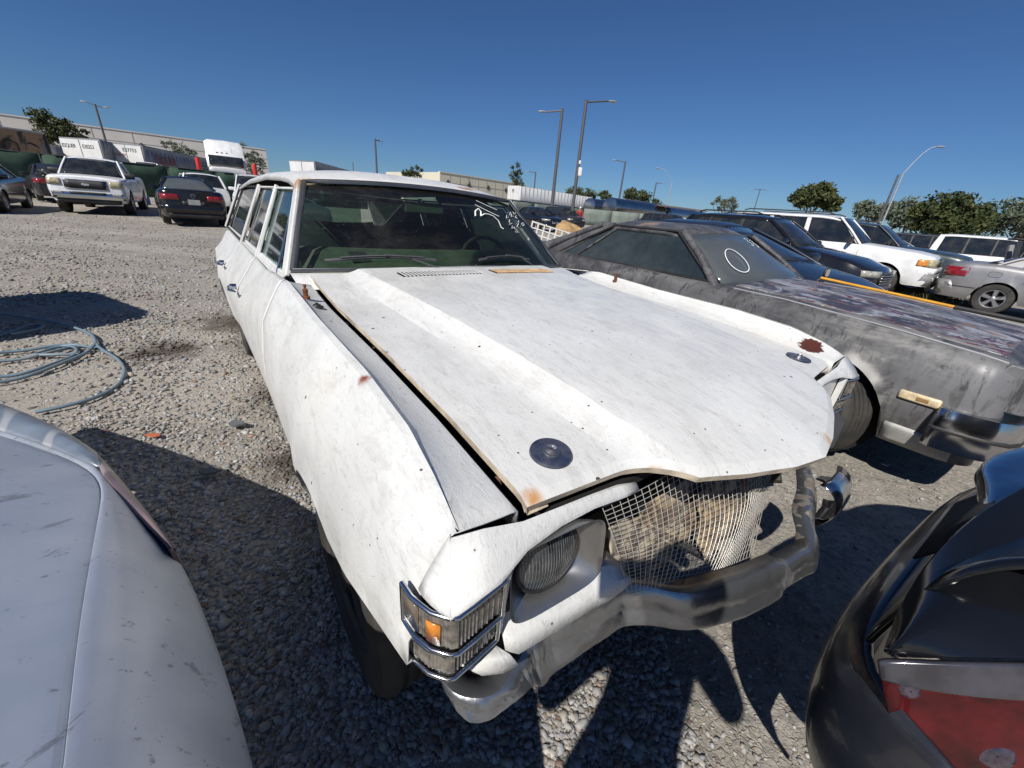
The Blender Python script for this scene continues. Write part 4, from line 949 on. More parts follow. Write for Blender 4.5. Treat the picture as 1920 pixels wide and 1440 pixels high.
# ------------------------------------------------------------ silver car, front corner at lower left
def silver_paint():
    m,t,p=nodes('worn_silver_metallic'); co=coords(t)
    base=mixc(t,ramp(t,noise(t,co,5,5,.6),.3,.7),(.40,.445,.53),(.48,.52,.59))
    fl_=noise(t,co,900,2); base=mixc(t,ramp(t,fl_,.45,.6,0,.25),base,(.36,.38,.42))
    sc_=noise(t,co,14,6,.7,.5,(1,.06,1)); base=mixc(t,ramp(t,sc_,.62,.66,0,.5),base,(.09,.095,.11))
    sp_=noise(t,co,42,4,.6); base=mixc(t,ramp(t,sp_,.64,.69,0,.6),base,(.08,.085,.10))
    L(t,base,p.inputs['Base Color']); p.inputs['Metallic'].default_value=.4; L(t,ramp(t,noise(t,co,6,4),.3,.7,.36,.5),p.inputs['Roughness'])
    p.inputs['Coat Weight'].default_value=.3; p.inputs['Coat Roughness'].default_value=.2
    bump(t,p,noise(t,co,3,2),.004,.15); return m
M_sil=silver_paint()
def world_grid(name,rows,mat,parent,sub=2,thick=.02,smooth=50):
    o=Vector(parent.location); return ob(name,MB().grid([[tuple(Vector(p)-o) for p in r_] for r_ in rows]),mat,parent,smooth=smooth,solid=thick,sub=sub)
S=thing('silver_car','silver car with a faded wraparound lamp, only its front corner showing at lower left','car',(-1.6,-.9,0))
SI_=[(-2.55,1.588,.34),(-2.284,1.502,.36),(-1.755,1.294,.40),(-1.403,1.10,.43),(-1.054,.875,.48),(-.757,.663,.54),(-.545,.488,.60),(-.374,.333,.66),(-.271,.234,.70),(-.214,.175,.73),(-.17,.02,.77),(-.16,-.4,.80)]
CR_=[(-2.001,1.205,.44),(-1.801,1.146,.46),(-1.44,1.022,.50),(-1.133,.877,.55),(-.938,.695,.62),(-.788,.554,.68),(-.581,.358,.76),(-.442,.236,.82),(-.357,.164,.86),(-.31,.122,.88),(-.29,-.02,.90),(-.30,-.4,.92)]
rows=[];hood=[]
for q,c in zip(SI_,CR_):
    q=Vector(q); c=Vector(c); row=[]
    for t_ in (0,.03,.12,.3,.5,.7,.85,.95):
        p=c.lerp(q,t_); p.z=lerp(c.z,q.z,t_**1.7); row.append(tuple(p))
    d=Vector((q.x-c.x,q.y-c.y,0)).normalized()
    row+=[tuple(q),tuple(q+d*.004+Vector((0,0,-.02))),tuple(q-d*.01+Vector((0,0,-.10))),tuple(q-d*.05+Vector((0,0,-.24)))]
    rows.append(row)
    inn=Vector((-1.75,-.75,.98)); hr=[tuple(c+Vector((0,0,-.006))-d*.0015),tuple(c-d*.003+Vector((0,0,.0005)))]
    for t_ in (.02,.12,.3,.55,.85): 
        p=c.lerp(inn,t_); p.z=lerp(c.z,.97,1-(1-t_)**1.9)+.001; hr.append(tuple(p))
    hood.append(hr)
world_grid('fender',rows,M_sil,S,sub=2,thick=.006)
world_grid('bonnet',hood,M_sil,S,sub=2,thick=.006)
# lamp set in the nose edge
def lamp_clear(name,c,c2):
    m,t,p=nodes(name); co=coords(t)
    w_=N(t,'ShaderNodeTexWave',Scale=2.6,Distortion=2.5); w_.bands_direction='DIAGONAL'; w_.inputs['Detail'].default_value=1; L(t,co,w_.inputs['Vector'])
    L(t,mixc(t,ramp(t,w_.outputs[0],.90,.99),mixc(t,ramp(t,noise(t,co,7,4),.35,.7),c,tuple(x*1.4 for x in c)),c2),p.inputs['Base Color']); p.inputs['Roughness'].default_value=.38; p.inputs['Metallic'].default_value=.2; p.inputs['Coat Weight'].default_value=.4; p.inputs['Coat Roughness'].default_value=.25; return m
def strip(name,outer,inner,mat,lift=.010):
    rows=[]
    for (a,b) in zip(outer,inner):
        A=Vector(a); Bq=Vector(b); rows.append([tuple(A+Vector((.004,.006,-.05))),tuple(A+Vector((0,0,lift-.004)))]+[tuple(A.lerp(Bq,u)+Vector((0,0,lift+.040*math.sin(math.pi*u)))) for u in (.12,.35,.6,.85)]+[tuple(Bq+Vector((0,0,lift+.006)))])
    return world_grid(name,rows,mat,S,sub=1,thick=.008)
strip('headlamp',SI_[0:4],[tuple(Vector(c).lerp(Vector(q),.04)) for c,q in zip(CR_[0:4],SI_[0:4])],lamp_clear('hazy_headlamp',(.17,.20,.24),(.40,.41,.42)),.012)
strip('side_lamp',[SI_[3],SI_[4],SI_[5],(-.70,.615,.555)],[(-1.129,.873,.555),(-.946,.753,.565),(-.79,.658,.582),(-.71,.612,.572)],lamp_clear('pinkish_side_lamp',(.16,.115,.115),(.34,.28,.27)),.005)
ob('inner_body',MB().box((.35,.55,.32),(.9,.5,.3)),M_dark,S,smooth=0)

# ------------------------------------------------------------ black car, rear corner at lower right
B=thing('black_car','black car at lower right showing a rear corner with red and clear tail lamp','car',(1.6,-.2,0))
M_bk=flat('dusty_black_paint',(.006,.0065,.008),.16,0.,coat=.3,scale=3,dust=.06,dustc=(.02,.018,.016))
M_bku=flat('blue_black_bumper',(.010,.013,.022),.3,0.,coat=.5,scale=4,dust=.1)
path=[(2.5,.95),(2.15,1.08),(1.80,1.14),(1.53,1.11),(1.25,.945),(1.12,.86),(.96,.755),(.80,.645),(.70,.565),(.635,.50),(.60,.43),(.605,.36),(.635,.27),(.70,.16),(.80,.02),(.95,-.17),(1.2,-.5)]
def brow(i,prof):
    p=Vector((*path[i],0)); n0=(Vector((*path[min(i+1,len(path)-1)],0))-Vector((*path[max(i-1,0)],0))).normalized(); o=Vector((n0.y,-n0.x,0))
    if o.dot(Vector((1,-1,0)))>0: o=-o
    k=interp(i,[(0,1),(7,1),(10,.5),(12,.2),(16,.2)])
    return [tuple(p-o*(d if not sh else d*k)+Vector((0,0,z))) for d,z,sh in prof]
bp_=[(.10,.30,0),(.02,.40,0),(0,.52,0),(0,.60,0),(.008,.64,0),(.025,.665,1),(.056,.685,1)]
up_=[(.05,.35,1),(.05,.60,1),(.052,.68,1),(.060,.72,1),(.075,.79,1),(.10,.86,1),(.15,.92,1),(.22,.955,1),(.32,.97,1),(.9,.98,1)]
world_grid('rear_bumper',[brow(i,bp_) for i in range(13)],M_bku,B,sub=1,thick=.01)
# boot and quarter above it
rowsU=[brow(i,up_) for i in range(len(path))]
world_grid('boot_lid',rowsU[:10],M_bk,B,sub=1,thick=.01)
M_rl=flat('red_tail_lens',(.055,.003,.005),.28,0.,var=.75,scale=11,coat=.25,spec=.3)
M_cl=flat('smoky_clear_lens',(.05,.05,.062),.2,.2,var=.35,scale=16,coat=.7)
sA=[(.585,.395,.768),(.67,.475,.80),(.76,.535,.85),(.86,.585,.91),(1.02,.64,.96)]; sB=[(.60,.388,.768),(.66,.371,.803),(.75,.360,.833),(.89,.363,.853),(1.10,.375,.863)]
world_grid('quarter_panel',[[tuple(Vector(a_).lerp(Vector(b_),u)+Vector((-.02,-.01,.028))*math.sin(math.pi*u)) for u in (0,.06,.3,.6,.94,1)] for a_,b_ in zip(sA,sB)],M_bk,B,sub=2,thick=.01)
LC=[[(.578,.394,.762),(.61,.382,.69),(.655,.362,.60),(.70,.342,.52),(.74,.325,.45)],[(.655,.372,.798),(.69,.352,.70),(.72,.332,.60),(.75,.317,.50),(.77,.30,.43)],[(.745,.361,.828),(.775,.337,.72),(.80,.317,.60),(.82,.30,.50),(.83,.29,.43)],[(.885,.363,.848),(.92,.335,.73),(.95,.31,.6),(.97,.295,.5),(.98,.285,.43)],[(1.10,.374,.858),(1.13,.345,.73),(1.16,.32,.6),(1.18,.30,.5),(1.19,.29,.43)]]
def lpt(i,v):
    c=LC[i]; k=min(3,int(v*4)); return Vector(c[k]).lerp(Vector(c[k+1]),v*4-k)
tl=world_grid('tail_lamp',[[tuple(lpt(i,v)) for v in (.10,.13,.3,.5,.75,1)] for i in range(5)],M_rl,B,sub=2,thick=.008)
cl=world_grid('clear_lens',[[tuple(lpt(i,v)+Vector((-.002,-.002,0))) for v in (0,.03,.07,.11,.128)] for i in range(5)],M_cl,B,sub=2,thick=.008); cl.parent=tl
for c,r0 in (((.625,.375,.725),.013),((.745,.335,.66),.022)):
    lathe_at([(.001,.010),(r0*.6,.010),(r0,.006),(r0*1.15,-.008)],Vector(c)-Vector(B.location),(-.35,-.85,.3),24,flat('lamp_bulb_dome',(.05,.04,.055),.12,.2,var=.5,scale=60,coat=.8),'bulb_dome',tl)
# plate recess and polished garnish over it
P=[Vector(p) for p in ((.812,.592,.765),(1.09,.785,.765),(1.115,.748,.852),(.845,.555,.852))]
pl=world_grid('plate_recess',[[P[0],P[3]],[P[1],P[2]]],M_dark,B,sub=0,thick=.004)
pm=flat('shaded_plate',(.16,.16,.17),.5,scale=30)
n_=(P[1]-P[0]).cross(P[3]-P[0]).normalized(); n_=n_ if n_.z>0 else -n_
Q=[p+n_*.006 for p in (P[0].lerp(P[2],.10),P[1].lerp(P[3],.12),P[2].lerp(P[0],.12),P[3].lerp(P[1],.10))]
world_grid('licence_plate',[[Q[0],Q[3]],[Q[1],Q[2]]],pm,B,sub=0,thick=.003)
g=[]
for k,(x,y) in enumerate(((1.29,.915),(1.225,.885),(1.15,.838),(1.09,.765),(1.01,.695),(.972,.625))):
    ex,ey=[(.45,.05),(.45,.06),(.45,.07),(.42,.09),(.35,.12),(.28,.12)][k]
    g.append([(x-.004,y-.004,.82),(x,y,.848),(x+.03,y+.004,.862),(x+ex*.35,y+ey*.35,.875),(x+ex,y+ey,.88),(x+ex*2.2,y+ey*2.0,.87)])
world_grid('polished_garnish',g,flat('polished_blue_chrome',(.30,.34,.42),.12,1.,scale=6,var=.25,dust=.15),B,sub=2,thick=.006)
ob('inner_body',MB().box((.35,.05,.45),(.9,.5,.5)),M_dark,B,smooth=0)
# ------------------------------------------------------------ vehicles across the yard
def P_(n,c,**k): return paint(n,c,**k)
W1=P_('white_car_paint',(.74,.745,.75),dust=.25,dustc=(.5,.47,.42)); BK=P_('black_car_paint',(.008,.008,.010),rough=.2,dust=.14,dustc=(.05,.045,.04)); BK2=P_('faded_black_paint',(.016,.016,.018),rough=.35,dust=.3,dustc=(.07,.065,.06))
BL=P_('dark_blue_paint',(.012,.018,.032),dust=.25,dustc=(.05,.05,.05)); TE=P_('dark_teal_paint',(.016,.032,.045),dust=.2); SI=P_('silver_grey_paint',(.24,.24,.25),metal=.35,rough=.38,dust=.3)
GRY=flat('grey_cladding',(.17,.17,.175),.6,dust=.3); CRM=P_('cream_white_paint',(.66,.64,.58),dust=.2)
def plate(c,txt,end=1,z=.45,col=M_plate,u=0.):
    L_=(c.L0+.02) if end==1 else (c.L1-.02)
    p=ob('licence_plate',MB().box((L_,u,z),(.014,.31,.155)),col,c.t,smooth=0)
    if txt: text(txt,.11,flat('plate_ink',(.03,.05,.15),.5),p,face_matrix((L_+end*.009,u,z-.01),(0,end,0),(end,0,0)),depth=.001)
# white full-size pickup, facing us
T=Car('pickup_truck','white full-size pickup with a black mesh grille, facing the camera left of the black sedan','pickup truck',(-15.76,15.41,gz(15.4)),fang(.63),W1,
 dict(L0=.95,L1=-4.7,w=.985,wb=3.55,r=.40,tw=.27,rim='five',tumble=.12,zb=.40,c0=.22,q0=.86,c1=.1,q1=.95,arch=.47,crown=.05,
  top=[(-4.7,1.32),(-2.45,1.34),(-2.4,1.27),(-.6,1.25),(-.4,1.22),(.6,1.20),(.88,1.17),(.95,1.12)],gh=(-.52,-1.20,-2.15,-2.35),zbelt=1.26,zr=1.88,bb=.86,bt=.68))
T.cabin(wins=[(-.62,-1.24,-1.72,-1.72),(-1.78,-1.80,-2.10,-2.22)]); T.mirror(sz=(.10,.26,.20)); T.wipers(); T.handles([-1.6])
T.front('grille_surround',M_chr,-.54,.54,.80,1.10,off=.02); T.front('mesh_grille',M_blk,-.50,.50,.825,1.075,off=.035)
T.front('headlight',M_yel,.60,.97,.90,1.10,off=.02,both=True); T.front('bumper',M_chr,-.985,.985,.50,.70,off=.07,th=.06,n=16); T.front('bumper_intake',M_blk,-.45,.45,.64,.72,off=.085)
T.front('fog_lamp',M_lens,.62,.86,.63,.71,off=.085,both=True); T.front('valance',M_blk,-.80,.80,.36,.53,off=.04,n=14); plate(T,'7T42640',z=.57); bpy.data.objects['licence_plate'].location.x=.075
T.seam(-.58,.45,1.22); T.seam(-2.2,.45,1.24)
ov=MB(); ov.lathe([(.001,.0),(.095,0),(.105,-.006)],(0,0,0),'x',24); ov.v=[(x,y,z*.42) for x,y,z in ov.v]; ov.v=[(x+1.0,y,z+.95) for x,y,z in ov.v]
eo=ob('oval_badge',ov,flat('badge_grey',(.30,.32,.36),.3,.6),T.t,smooth=40); text('Ford',.085,M_wr,eo,face_matrix((1.004,0,.953),(0,1,0),(1,0,0)),depth=.001)
for k in range(2): 
    b=MB(); a=-2.65-.42*k; b.prism([(a,T.bp(a,1.12)+.006,1.15),(a-.14,T.bp(a,1.12)+.006,1.15),(a-.07,T.bp(a,1.12)+.006,1.03)],(0,-.01,0)); ob('triangle_mark',b,M_blk,T.t,smooth=0)
# black sedan seen from behind
a_=math.atan2(.74,-.67)
J=Car('sedan','shiny black sedan seen from behind between the white pickup and the wagon','sedan',(-11.33-.674*2.65,14.28+.738*2.65,gz(15)),math.atan2(.738,-.674),BK,
 dict(L0=.88,L1=-3.62,w=.885,wb=2.65,r=.325,rim='ten',tumble=.13,zb=.26,c0=.5,q0=.6,c1=.40,q1=.74,crown=.03,top=[(-3.62,1.0),(-3.55,1.055),(-3.2,1.075),(-2.6,1.05),(-1.5,.98),(-.4,.93),(.5,.80),(.85,.66),(.88,.6)],
  gh=(-.35,-1.05,-2.25,-2.95),zbelt=1.0,zr=1.47,bb=.72,bt=.53))
J.cabin(glass=M_dglass,wins=[(-.55,-1.15,-1.55,-1.60),(-1.66,-1.62,-2.2,-2.55)]); J.mirror(BK)
J.front('tail_lamp',M_red,.36,.87,.76,.93,off=.02,both=True,end=-1); J.front('boot_shadow_panel',M_blk,-.30,.30,.60,.74,off=.02,end=-1); plate(J,'8ABY215'[:0],-1,.72,flat('dim_plate',(.34,.34,.33),.5)); 
J.front('rear_bumper',BK,-.86,.86,.40,.62,off=.05,end=-1,th=.05,n=16); J.front('lower_valance',M_blk,-.78,.78,.24,.40,off=.03,end=-1,n=14)
for r0,r1 in ((.060,.050),): 
    lo=MB().tube([(J.L1-.035,.06*math.cos(q),.90+.06*math.sin(q)) for q in np.linspace(0,2*math.pi,25)],.006,5); lo=ob('round_emblem',lo,M_chr,J.t,smooth=60)
    text('VW',.062,M_chr,lo,face_matrix((J.L1-.037,0,.90),(0,-1,0),(-1,0,0)),depth=.002)
ob('roof_aerial',MB().prism([(-2.1,-.01,1.47),(-2.25,-.01,1.47),(-2.25,-.006,1.52)],(0,.02,0)),M_blk,J.t)
# white full-size SUV
def suv(name,label,pos,yaw,pt,r=.385,h=1.0,rack=None,group=None,glass=M_glass,**k):
    sp=dict(L0=.93,L1=-4.2,w=.985*h,wb=3.0,r=r,tw=.25,rim='five',tumble=.12,zb=.36,c0=.32,q0=.78,c1=.15,q1=.92,arch=r*1.17,crown=.05,
      top=[(-4.2,1.22),(-.9,1.22),(-.5,1.2),(.5,1.12),(.85,1.05),(.93,.95)],gh=(-.62,-1.28,-4.0,-4.12),zbelt=1.22,zr=1.90,bb=.86*h,bt=.70*h)
    sp.update(k); c=Car(name,label,'SUV',pos,yaw,pt,sp,group)
    wi=sp.get('wins',[(-.72,-1.30,-1.98,-1.90),(-2.02,-2.08,-2.95,-2.90),(-3.02,-3.05,-3.85,-3.95)])
    c.cabin(wins=wi,rack=rack,glass=glass); c.mirror(sz=(.10,.24,.18)); c.wipers(); c.seam(-.62,.42,1.18); c.seam(-1.95,.42,1.18); c.handles([-1.75,-2.75]); return c
X=suv('sport_utility','white full-size SUV with amber-cornered headlights, beyond the grey pickup bonnet',(9.96,11.44,gz(11.4)),fang(.74),W1,rack=M_blk)
X.front('grille',M_chr,-.42,.42,.80,1.03,off=.02)
for k in range(5): X.front('grille_bar',M_blk,-.40,.40,.82+.04*k,.838+.04*k,off=.034)
X.front('headlight',M_yel,.52,.97,.82,1.0,off=.02,both=True); X.side('turn_lens',M_amb,.60,.80,.84,.98,off=.014)
X.front('bumper',W1,-.985,.985,.66,.80,off=.06,th=.05,n=16); X.front('lower_bumper',GRY,-.95,.95,.38,.66,off=.06,th=.05,n=16); X.front('fog_lamp',M_lens,.55,.75,.50,.58,off=.075,both=True); X.side('rocker_trim',GRY,-2.5,-.5,.36,.50)
TL=suv('sport_utility','dark teal SUV with a chromed window frame, just behind the white SUV',(11.9,12.5,gz(12)),fang(.73),TE,h=.93,zr=1.82,zbelt=1.24,rack=M_blk)
TL.front('grille',M_blk,-.5,.5,.80,1.0,off=.02); TL.front('headlight',M_yel,.55,.90,.82,.98,off=.02,both=True); TL.front('bumper',M_chr,-.90,.90,.50,.70,off=.06,th=.05,n=16)
XO=suv('crossover','black crossover with a silvery slatted grille, nose just over the dark blue car','x',fang(.64),BK,r=.37,h=.93) if 0 else None
XO=Car('crossover','black crossover with a silvery slatted grille, beside the white SUV wheel','crossover',(6.87,9.34,gz(9.3)),fang(.64),BK,
 dict(L0=1.0,L1=-3.75,w=.93,wb=2.85,r=.37,tw=.24,rim='five',tumble=.14,zb=.30,c0=.55,q0=.55,c1=.3,q1=.85,crown=.05,top=[(-3.75,1.05),(-3.4,1.13),(-.5,1.08),(-.2,1.05),(.5,.94),(.9,.80),(1.0,.70)],
  gh=(-.48,-1.28,-3.25,-3.62),zbelt=1.09,zr=1.69,bb=.80,bt=.62))
XO.cabin(wins=[(-.62,-1.32,-1.85,-1.85),(-1.92,-1.92,-2.65,-2.75),(-2.82,-2.72,-3.2,-3.35)],rack=M_blk); XO.mirror(BK); XO.wipers(); XO.seam(-.5,.35,1.0); XO.handles([-1.7,-2.6],M_chr)
XO.front('grille',M_blk,-.36,.36,.50,.72,off=.03)
for k in range(4): XO.front('grille_bar',M_chr,-.34,.34,.53+.05*k,.545+.05*k,off=.045)
XO.front('headlight',M_lens,.44,.84,.66,.78,off=.02,both=True); XO.front('bumper',BK,-.9,.9,.32,.50,off=.03,th=.04,n=16)
BU=Car('hatchback','dark blue low car squeezed between the grey pickup and the black crossover','car',(4.02,5.63,0),fang(.48+.05),BL,
 dict(L0=.88,L1=-3.6,w=.87,wb=2.6,r=.31,rim='five',tumble=.15,zb=.24,c0=.7,q0=.45,c1=.5,q1=.7,crown=.06,top=[(-3.6,.90),(-3.3,.98),(-1.2,.96),(-.35,.94),(.3,.83),(.7,.70),(.88,.58)],
  gh=(-.30,-1.38,-2.6,-3.3),zbelt=.955,zr=1.43,bb=.72,bt=.52))
BU.cabin(wins=[(-.55,-1.45,-1.9,-1.9),(-1.96,-1.95,-2.5,-2.8)]); BU.mirror(BL); BU.wipers()
# silver sedan, tail towards the white SUV
mf=math.atan2(-.764,.645)
ME=Car('sedan','silver-grey sedan with a triangular red tail lamp and five-spoke wheels, cut by the right edge','sedan',(11.37+.645*2.71,9.87-.764*2.71,gz(9.5)),mf,SI,
 dict(L0=.80,L1=-3.68,w=.865,wb=2.71,r=.325,rim='five',tumble=.12,zb=.25,c0=.5,q0=.6,c1=.42,q1=.72,crown=.03,top=[(-3.68,.93),(-3.6,1.0),(-3.3,1.05),(-2.9,1.06),(-2.0,.99),(-.4,.95),(.5,.82),(.8,.62)],
  gh=(-.35,-1.15,-2.3,-3.05),zbelt=.99,zr=1.43,bb=.74,bt=.54))
ME.cabin(wins=[(-.6,-1.22,-1.62,-1.66),(-1.72,-1.68,-2.2,-2.6)]); ME.handles([-1.5,-2.3]); ME.mirror(SI)
ME.front('tail_lamp',M_red,.50,.86,.72,.93,off=.012,both=True,end=-1); ME.side('tail_lamp_side',M_red,-3.62,-3.30,.74,.86,off=.010); ME.front('rear_bumper',SI,-.84,.84,.32,.62,off=.05,end=-1,th=.04,n=16)
ME.side('rub_strip',M_blk,-3.5,-3.0,.50,.515,off=.008); ME.seam(-2.62,.35,.95,.35); ME.seam(-1.66,.30,.96)
for sg in (-1,1):
    ob('fuel_flap',MB().tube([(-2.86+.10*math.copysign(abs(math.cos(q))**.5,math.cos(q)),sg*(ME.bp(-2.86,.84+.06*math.sin(q))+.001),.84+.055*math.copysign(abs(math.sin(q))**.5,math.sin(q))) for q in np.linspace(0,2*math.pi,25)],.003,4),M_gap,ME.t,smooth=60) if sg<0 else None
# black sedan and dark SUV by the pale fence, mid distance
def small(name,label,cat,pos,yaw,pt,h=1.42,suvish=False,rim='five',group=None,lights=True,glass=M_glass,L=4.5):
    if suvish: sp=dict(L0=.85,L1=.85-L,w=.90,wb=2.65,r=.35,rim=rim,tumble=.12,zb=.32,c0=.35,q0=.7,c1=.2,q1=.9,crown=.05,top=[(.85-L,1.02),(-.4,1.05),(.3,.98),(.75,.88),(.85,.75)],gh=(-.42,-1.1,.85-L+.25,.85-L+.1),zbelt=1.06,zr=h,bb=.78,bt=.62); wi=[(-.55,-1.12,-1.7,-1.7),(-1.76,-1.76,-2.5,-2.5),(-2.58,-2.55,.85-L+.4,.85-L+.32)]
    else: sp=dict(L0=.85,L1=.85-L,w=.89,wb=2.7,r=.325,rim=rim,tumble=.14,zb=.24,c0=.5,q0=.6,c1=.4,q1=.74,crown=.03,top=[(.85-L,.90),(1.15-L,1.03),(-2.4,1.01),(-.4,.94),(.5,.82),(.85,.60)],gh=(-.40,-1.15,-2.2,-2.9),zbelt=.97,zr=h,bb=.74,bt=.54); wi=[(-.6,-1.22,-1.6,-1.62),(-1.68,-1.66,-2.12,-2.5)]
    c=Car(name,label,cat,pos,yaw,pt,sp,group); c.cabin(wins=wi,glass=glass); c.mirror(pt)
    if lights:
        c.front('headlight',M_lens,.45,.86,sp['top'][-2][1]-.18,sp['top'][-2][1]-.06,off=.015,both=True); c.front('grille',M_blk,-.30,.30,.50,.64,off=.02); c.front('bumper',pt,-.84,.84,.26,.46,off=.03,th=.04,n=12)
    return c
c=small('sedan','black sedan with twin rounded grille openings, parked far behind the wagon windshield','sedan',(1.48,27.9,gz(28)),fang(.56),BK)
for sg in (-1,1): c.front('kidney_grille',M_chr,sg*.17-.13,sg*.17+.13,.50,.64,off=.03)
c=small('compact_suv','dark compact SUV with bright headlight, at the foot of the tall lamp post','SUV',(3.77,34.9,gz(35)),fang(.44),BK2,h=1.68,suvish=True)
small('sedan','small dark sedan seen side-on below the polished tankers','sedan',(8.8,35.5,gz(35)),math.atan2(-.2,-1),BK2)
small('compact_suv','dark pickup-like SUV whose roof shows just over the grey pickup roof','SUV',(11.2,30.0,gz(30)),fang(.55),BK2,h=1.72,suvish=True,lights=False)
small('wagon_car','pale low wagon whose roof shows over the grey pickup roof, right of the dark one','car',(14.6,31.0,gz(31)),fang(.55),CRM,h=1.58,suvish=True,lights=False)
small('sedan','white car with a low roof between the teal SUV and the raised grey panel','car',(19.2,20.4,gz(20)),fang(.8),W1,h=1.45)
small('sedan','cream car with its bonnet lower than the teal SUV beside it','car',(16.2,16.8,gz(16)),fang(.74),CRM,h=1.42)
small('compact_suv','white SUV seen over the silver sedan roof at the right edge','SUV',(20.6,16.6,gz(17)),fang(.8),W1,h=1.78,suvish=True)
small('compact_suv','dark long roof seen in front of the big tree, right of the teal SUV','SUV',(24.0,23.0,gz(23)),fang(.85),BK2,h=1.72,suvish=True,lights=False)
# cars in front of the green fence at left
small('compact_suv','white SUV roof showing just above the black sedan','SUV',(-17.0,22.0,gz(22)),fang(-2.4),W1,h=1.62,suvish=True,lights=False)
small('crew_cab','white truck cab standing right of the black sedan, partly hidden by the wagon','truck',(-12.6,19.8,gz(20)),fang(.55),W1,h=1.80,suvish=True)
c=small('silver_grey_sedan','silver hatchback half hidden between the black sedan and the wagon','car',(-8.15,15.3,gz(15.3)),fang(.9),SI,h=1.2,lights=False)
D=small('black_hatchback','dark dented hatchback with its panel raised, cut by the left edge','car',(-17.1,12.6,gz(13)),fang(.68),BK,h=1.45,rim='ten',lights=False)
ob('raised_panel',MB().prism([(-.35,-.66,1.02),(-.35,.66,1.02),(.15,.55,1.85),(.15,-.55,1.85)],(.05,0,.03)),flat('grey_raised_panel',(.20,.21,.22),.5,dust=.3),D.t,bevel=.03)
D2=small('wrecked_car','dark wrecked car with a red lamp, behind the dented hatchback and beside the white pickup','car',(-22.8,20.4,gz(20)),math.atan2(.6,-.8),BK2,h=1.5,lights=False)
D2.front('tail_lamp',M_red,.2,.86,.72,.90,off=.02,both=True,end=-1)
t=thing('engine_part','black tangled engine part lying on the wrecked car by the left pickup','engine part',(-20.2,18.1,1.15)); b=MB()
for k in range(9): b.tube([(random.uniform(-.4,.4),random.uniform(-.3,.3),random.uniform(0,.25)) for _ in range(4)],.04,6)
o=ob('tangle',b,M_blk,t); o['kind']='stuff'
# raised lid of a car beside the silver sedan
t=thing('raised_car_lid','grey raised car lid standing upright behind the silver sedan','car part',(14.5,12.6,.9),fang(.9))
ob('panel',MB().prism([(0,-.50,.0),(0,.10,.0),(-.15,.02,.78),(-.15,-.62,.78)],(.14,0,.02)),GRY,t,bevel=.03); ob('panel',MB().prism([(-.1,.20,.0),(-.1,.42,.05),(-.2,.62,.62),(-.2,.36,.64)],(.12,0,.02)),GRY,t,bevel=.03)
ob('hinge_arm',MB().prism([(.1,-1.5,-.15),(.1,-1.3,-.2),(.0,-.45,.45),(.0,-.55,.58)],(.05,0,0)),M_blk,t); ob('lid_top',MB().box((-.2,-.9,.78),(.5,.8,.05)),M_blk,t,bevel=.02)
# tall van just outside the frame: its shadow falls across the gravel
V=thing('box_van','white box van standing just outside the left of the view, casting a long shadow','van',(-4.47,2.70,0),math.atan2(.88,.44))
b=MB(); sec=[(0.,.42),(-.0,1.45),(.06,1.74),(.25,1.86),(1.65,1.86),(1.84,1.74),(1.9,1.45),(1.9,.42)]
g=[[(x,(.95+(y-.95)*k) ,.42+(z-.42)*kz) for y,z in sec] for x,k,kz in ((0,.80,.60),(-.08,.93,.80),(-.35,1,.96),(-.8,1,1),(-4.6,1,1))]
b.grid(g); b.add(g[0],[tuple(range(8))]); b.add(g[-1],[tuple(range(8))]); ob('van_body',b,W1,V)
for x in (-.9,-3.7):
    for y,sg in ((.12,-1),(1.78,1)): make_wheel(V,(x,y,.36),.36,.22,'disc',sg)
# ------------------------------------------------------------ fences, trailers, buildings
def wallbox(p,q,z0,z1,th,mb,mi=0):
    p,q=Vector((*p,0)),Vector((*q,0)); d=(q-p); n_=Vector((-d.y,d.x,0)).normalized()*th
    mb.prism([p+Vector((0,0,z0)),q+Vector((0,0,z0)),q+Vector((0,0,z1)),p+Vector((0,0,z1))],n_,mi)
M_gf=flat('green_windscreen_fabric',(.028,.062,.040),.85,scale=1.2,var=.3); M_gg=flat('grey_green_windscreen',(.16,.19,.165),.85,scale=1.,var=.15)
def fence(name,label,pts,h,mat,step=3.0):
    t=thing(name,label,'fence',(pts[0][0],pts[0][1],gz(pts[0][1])))
    o=Vector(t.location)
    for (p,q) in zip(pts[:-1],pts[1:]):
        d=Vector(q)-Vector(p); n=max(1,round(d.length/step))
        for k in range(n):
            a=Vector(p).lerp(Vector(q),k/n); b=Vector(p).lerp(Vector(q),(k+1)/n); m=MB(); g=[]
            for u in np.linspace(0,1,5):
                x,y=a.lerp(b,u); bow=.05*math.sin(math.pi*u); z=gz(y); g.append([(x-o.x,y-o.y-bow*math.sin(math.pi*v),z-o.z+.05+v*(h-.08)) for v in np.linspace(0,1,4)])
            ob('fabric_panel',m.grid(g),mat,t,smooth=60,solid=.01)
            ob('post',MB().tube([(a.x-o.x,a.y-o.y,gz(a.y)-o.z),(a.x-o.x,a.y-o.y,gz(a.y)-o.z+h)],.03,6),M_steel,t)
    m=MB(); m.tube([(p[0]-o.x,p[1]-o.y,gz(p[1])-o.z+h) for p in pts],.022,6); ob('top_rail',m,M_steel,t)
    return t
fence('mesh_fence','long dark green fabric-covered fence behind the white pickup and black sedan',[(-33,12.5),(-26.7,23.7),(-21.3,33.9),(-16,43)],2.0,M_gf)
fence('mesh_fence','pale grey-green covered fence behind the black cars far beyond the windshield',[(-12,42),(-1.6,44.9),(7.8,59),(24,62.3),(48,72)],2.1,M_gg,4.)

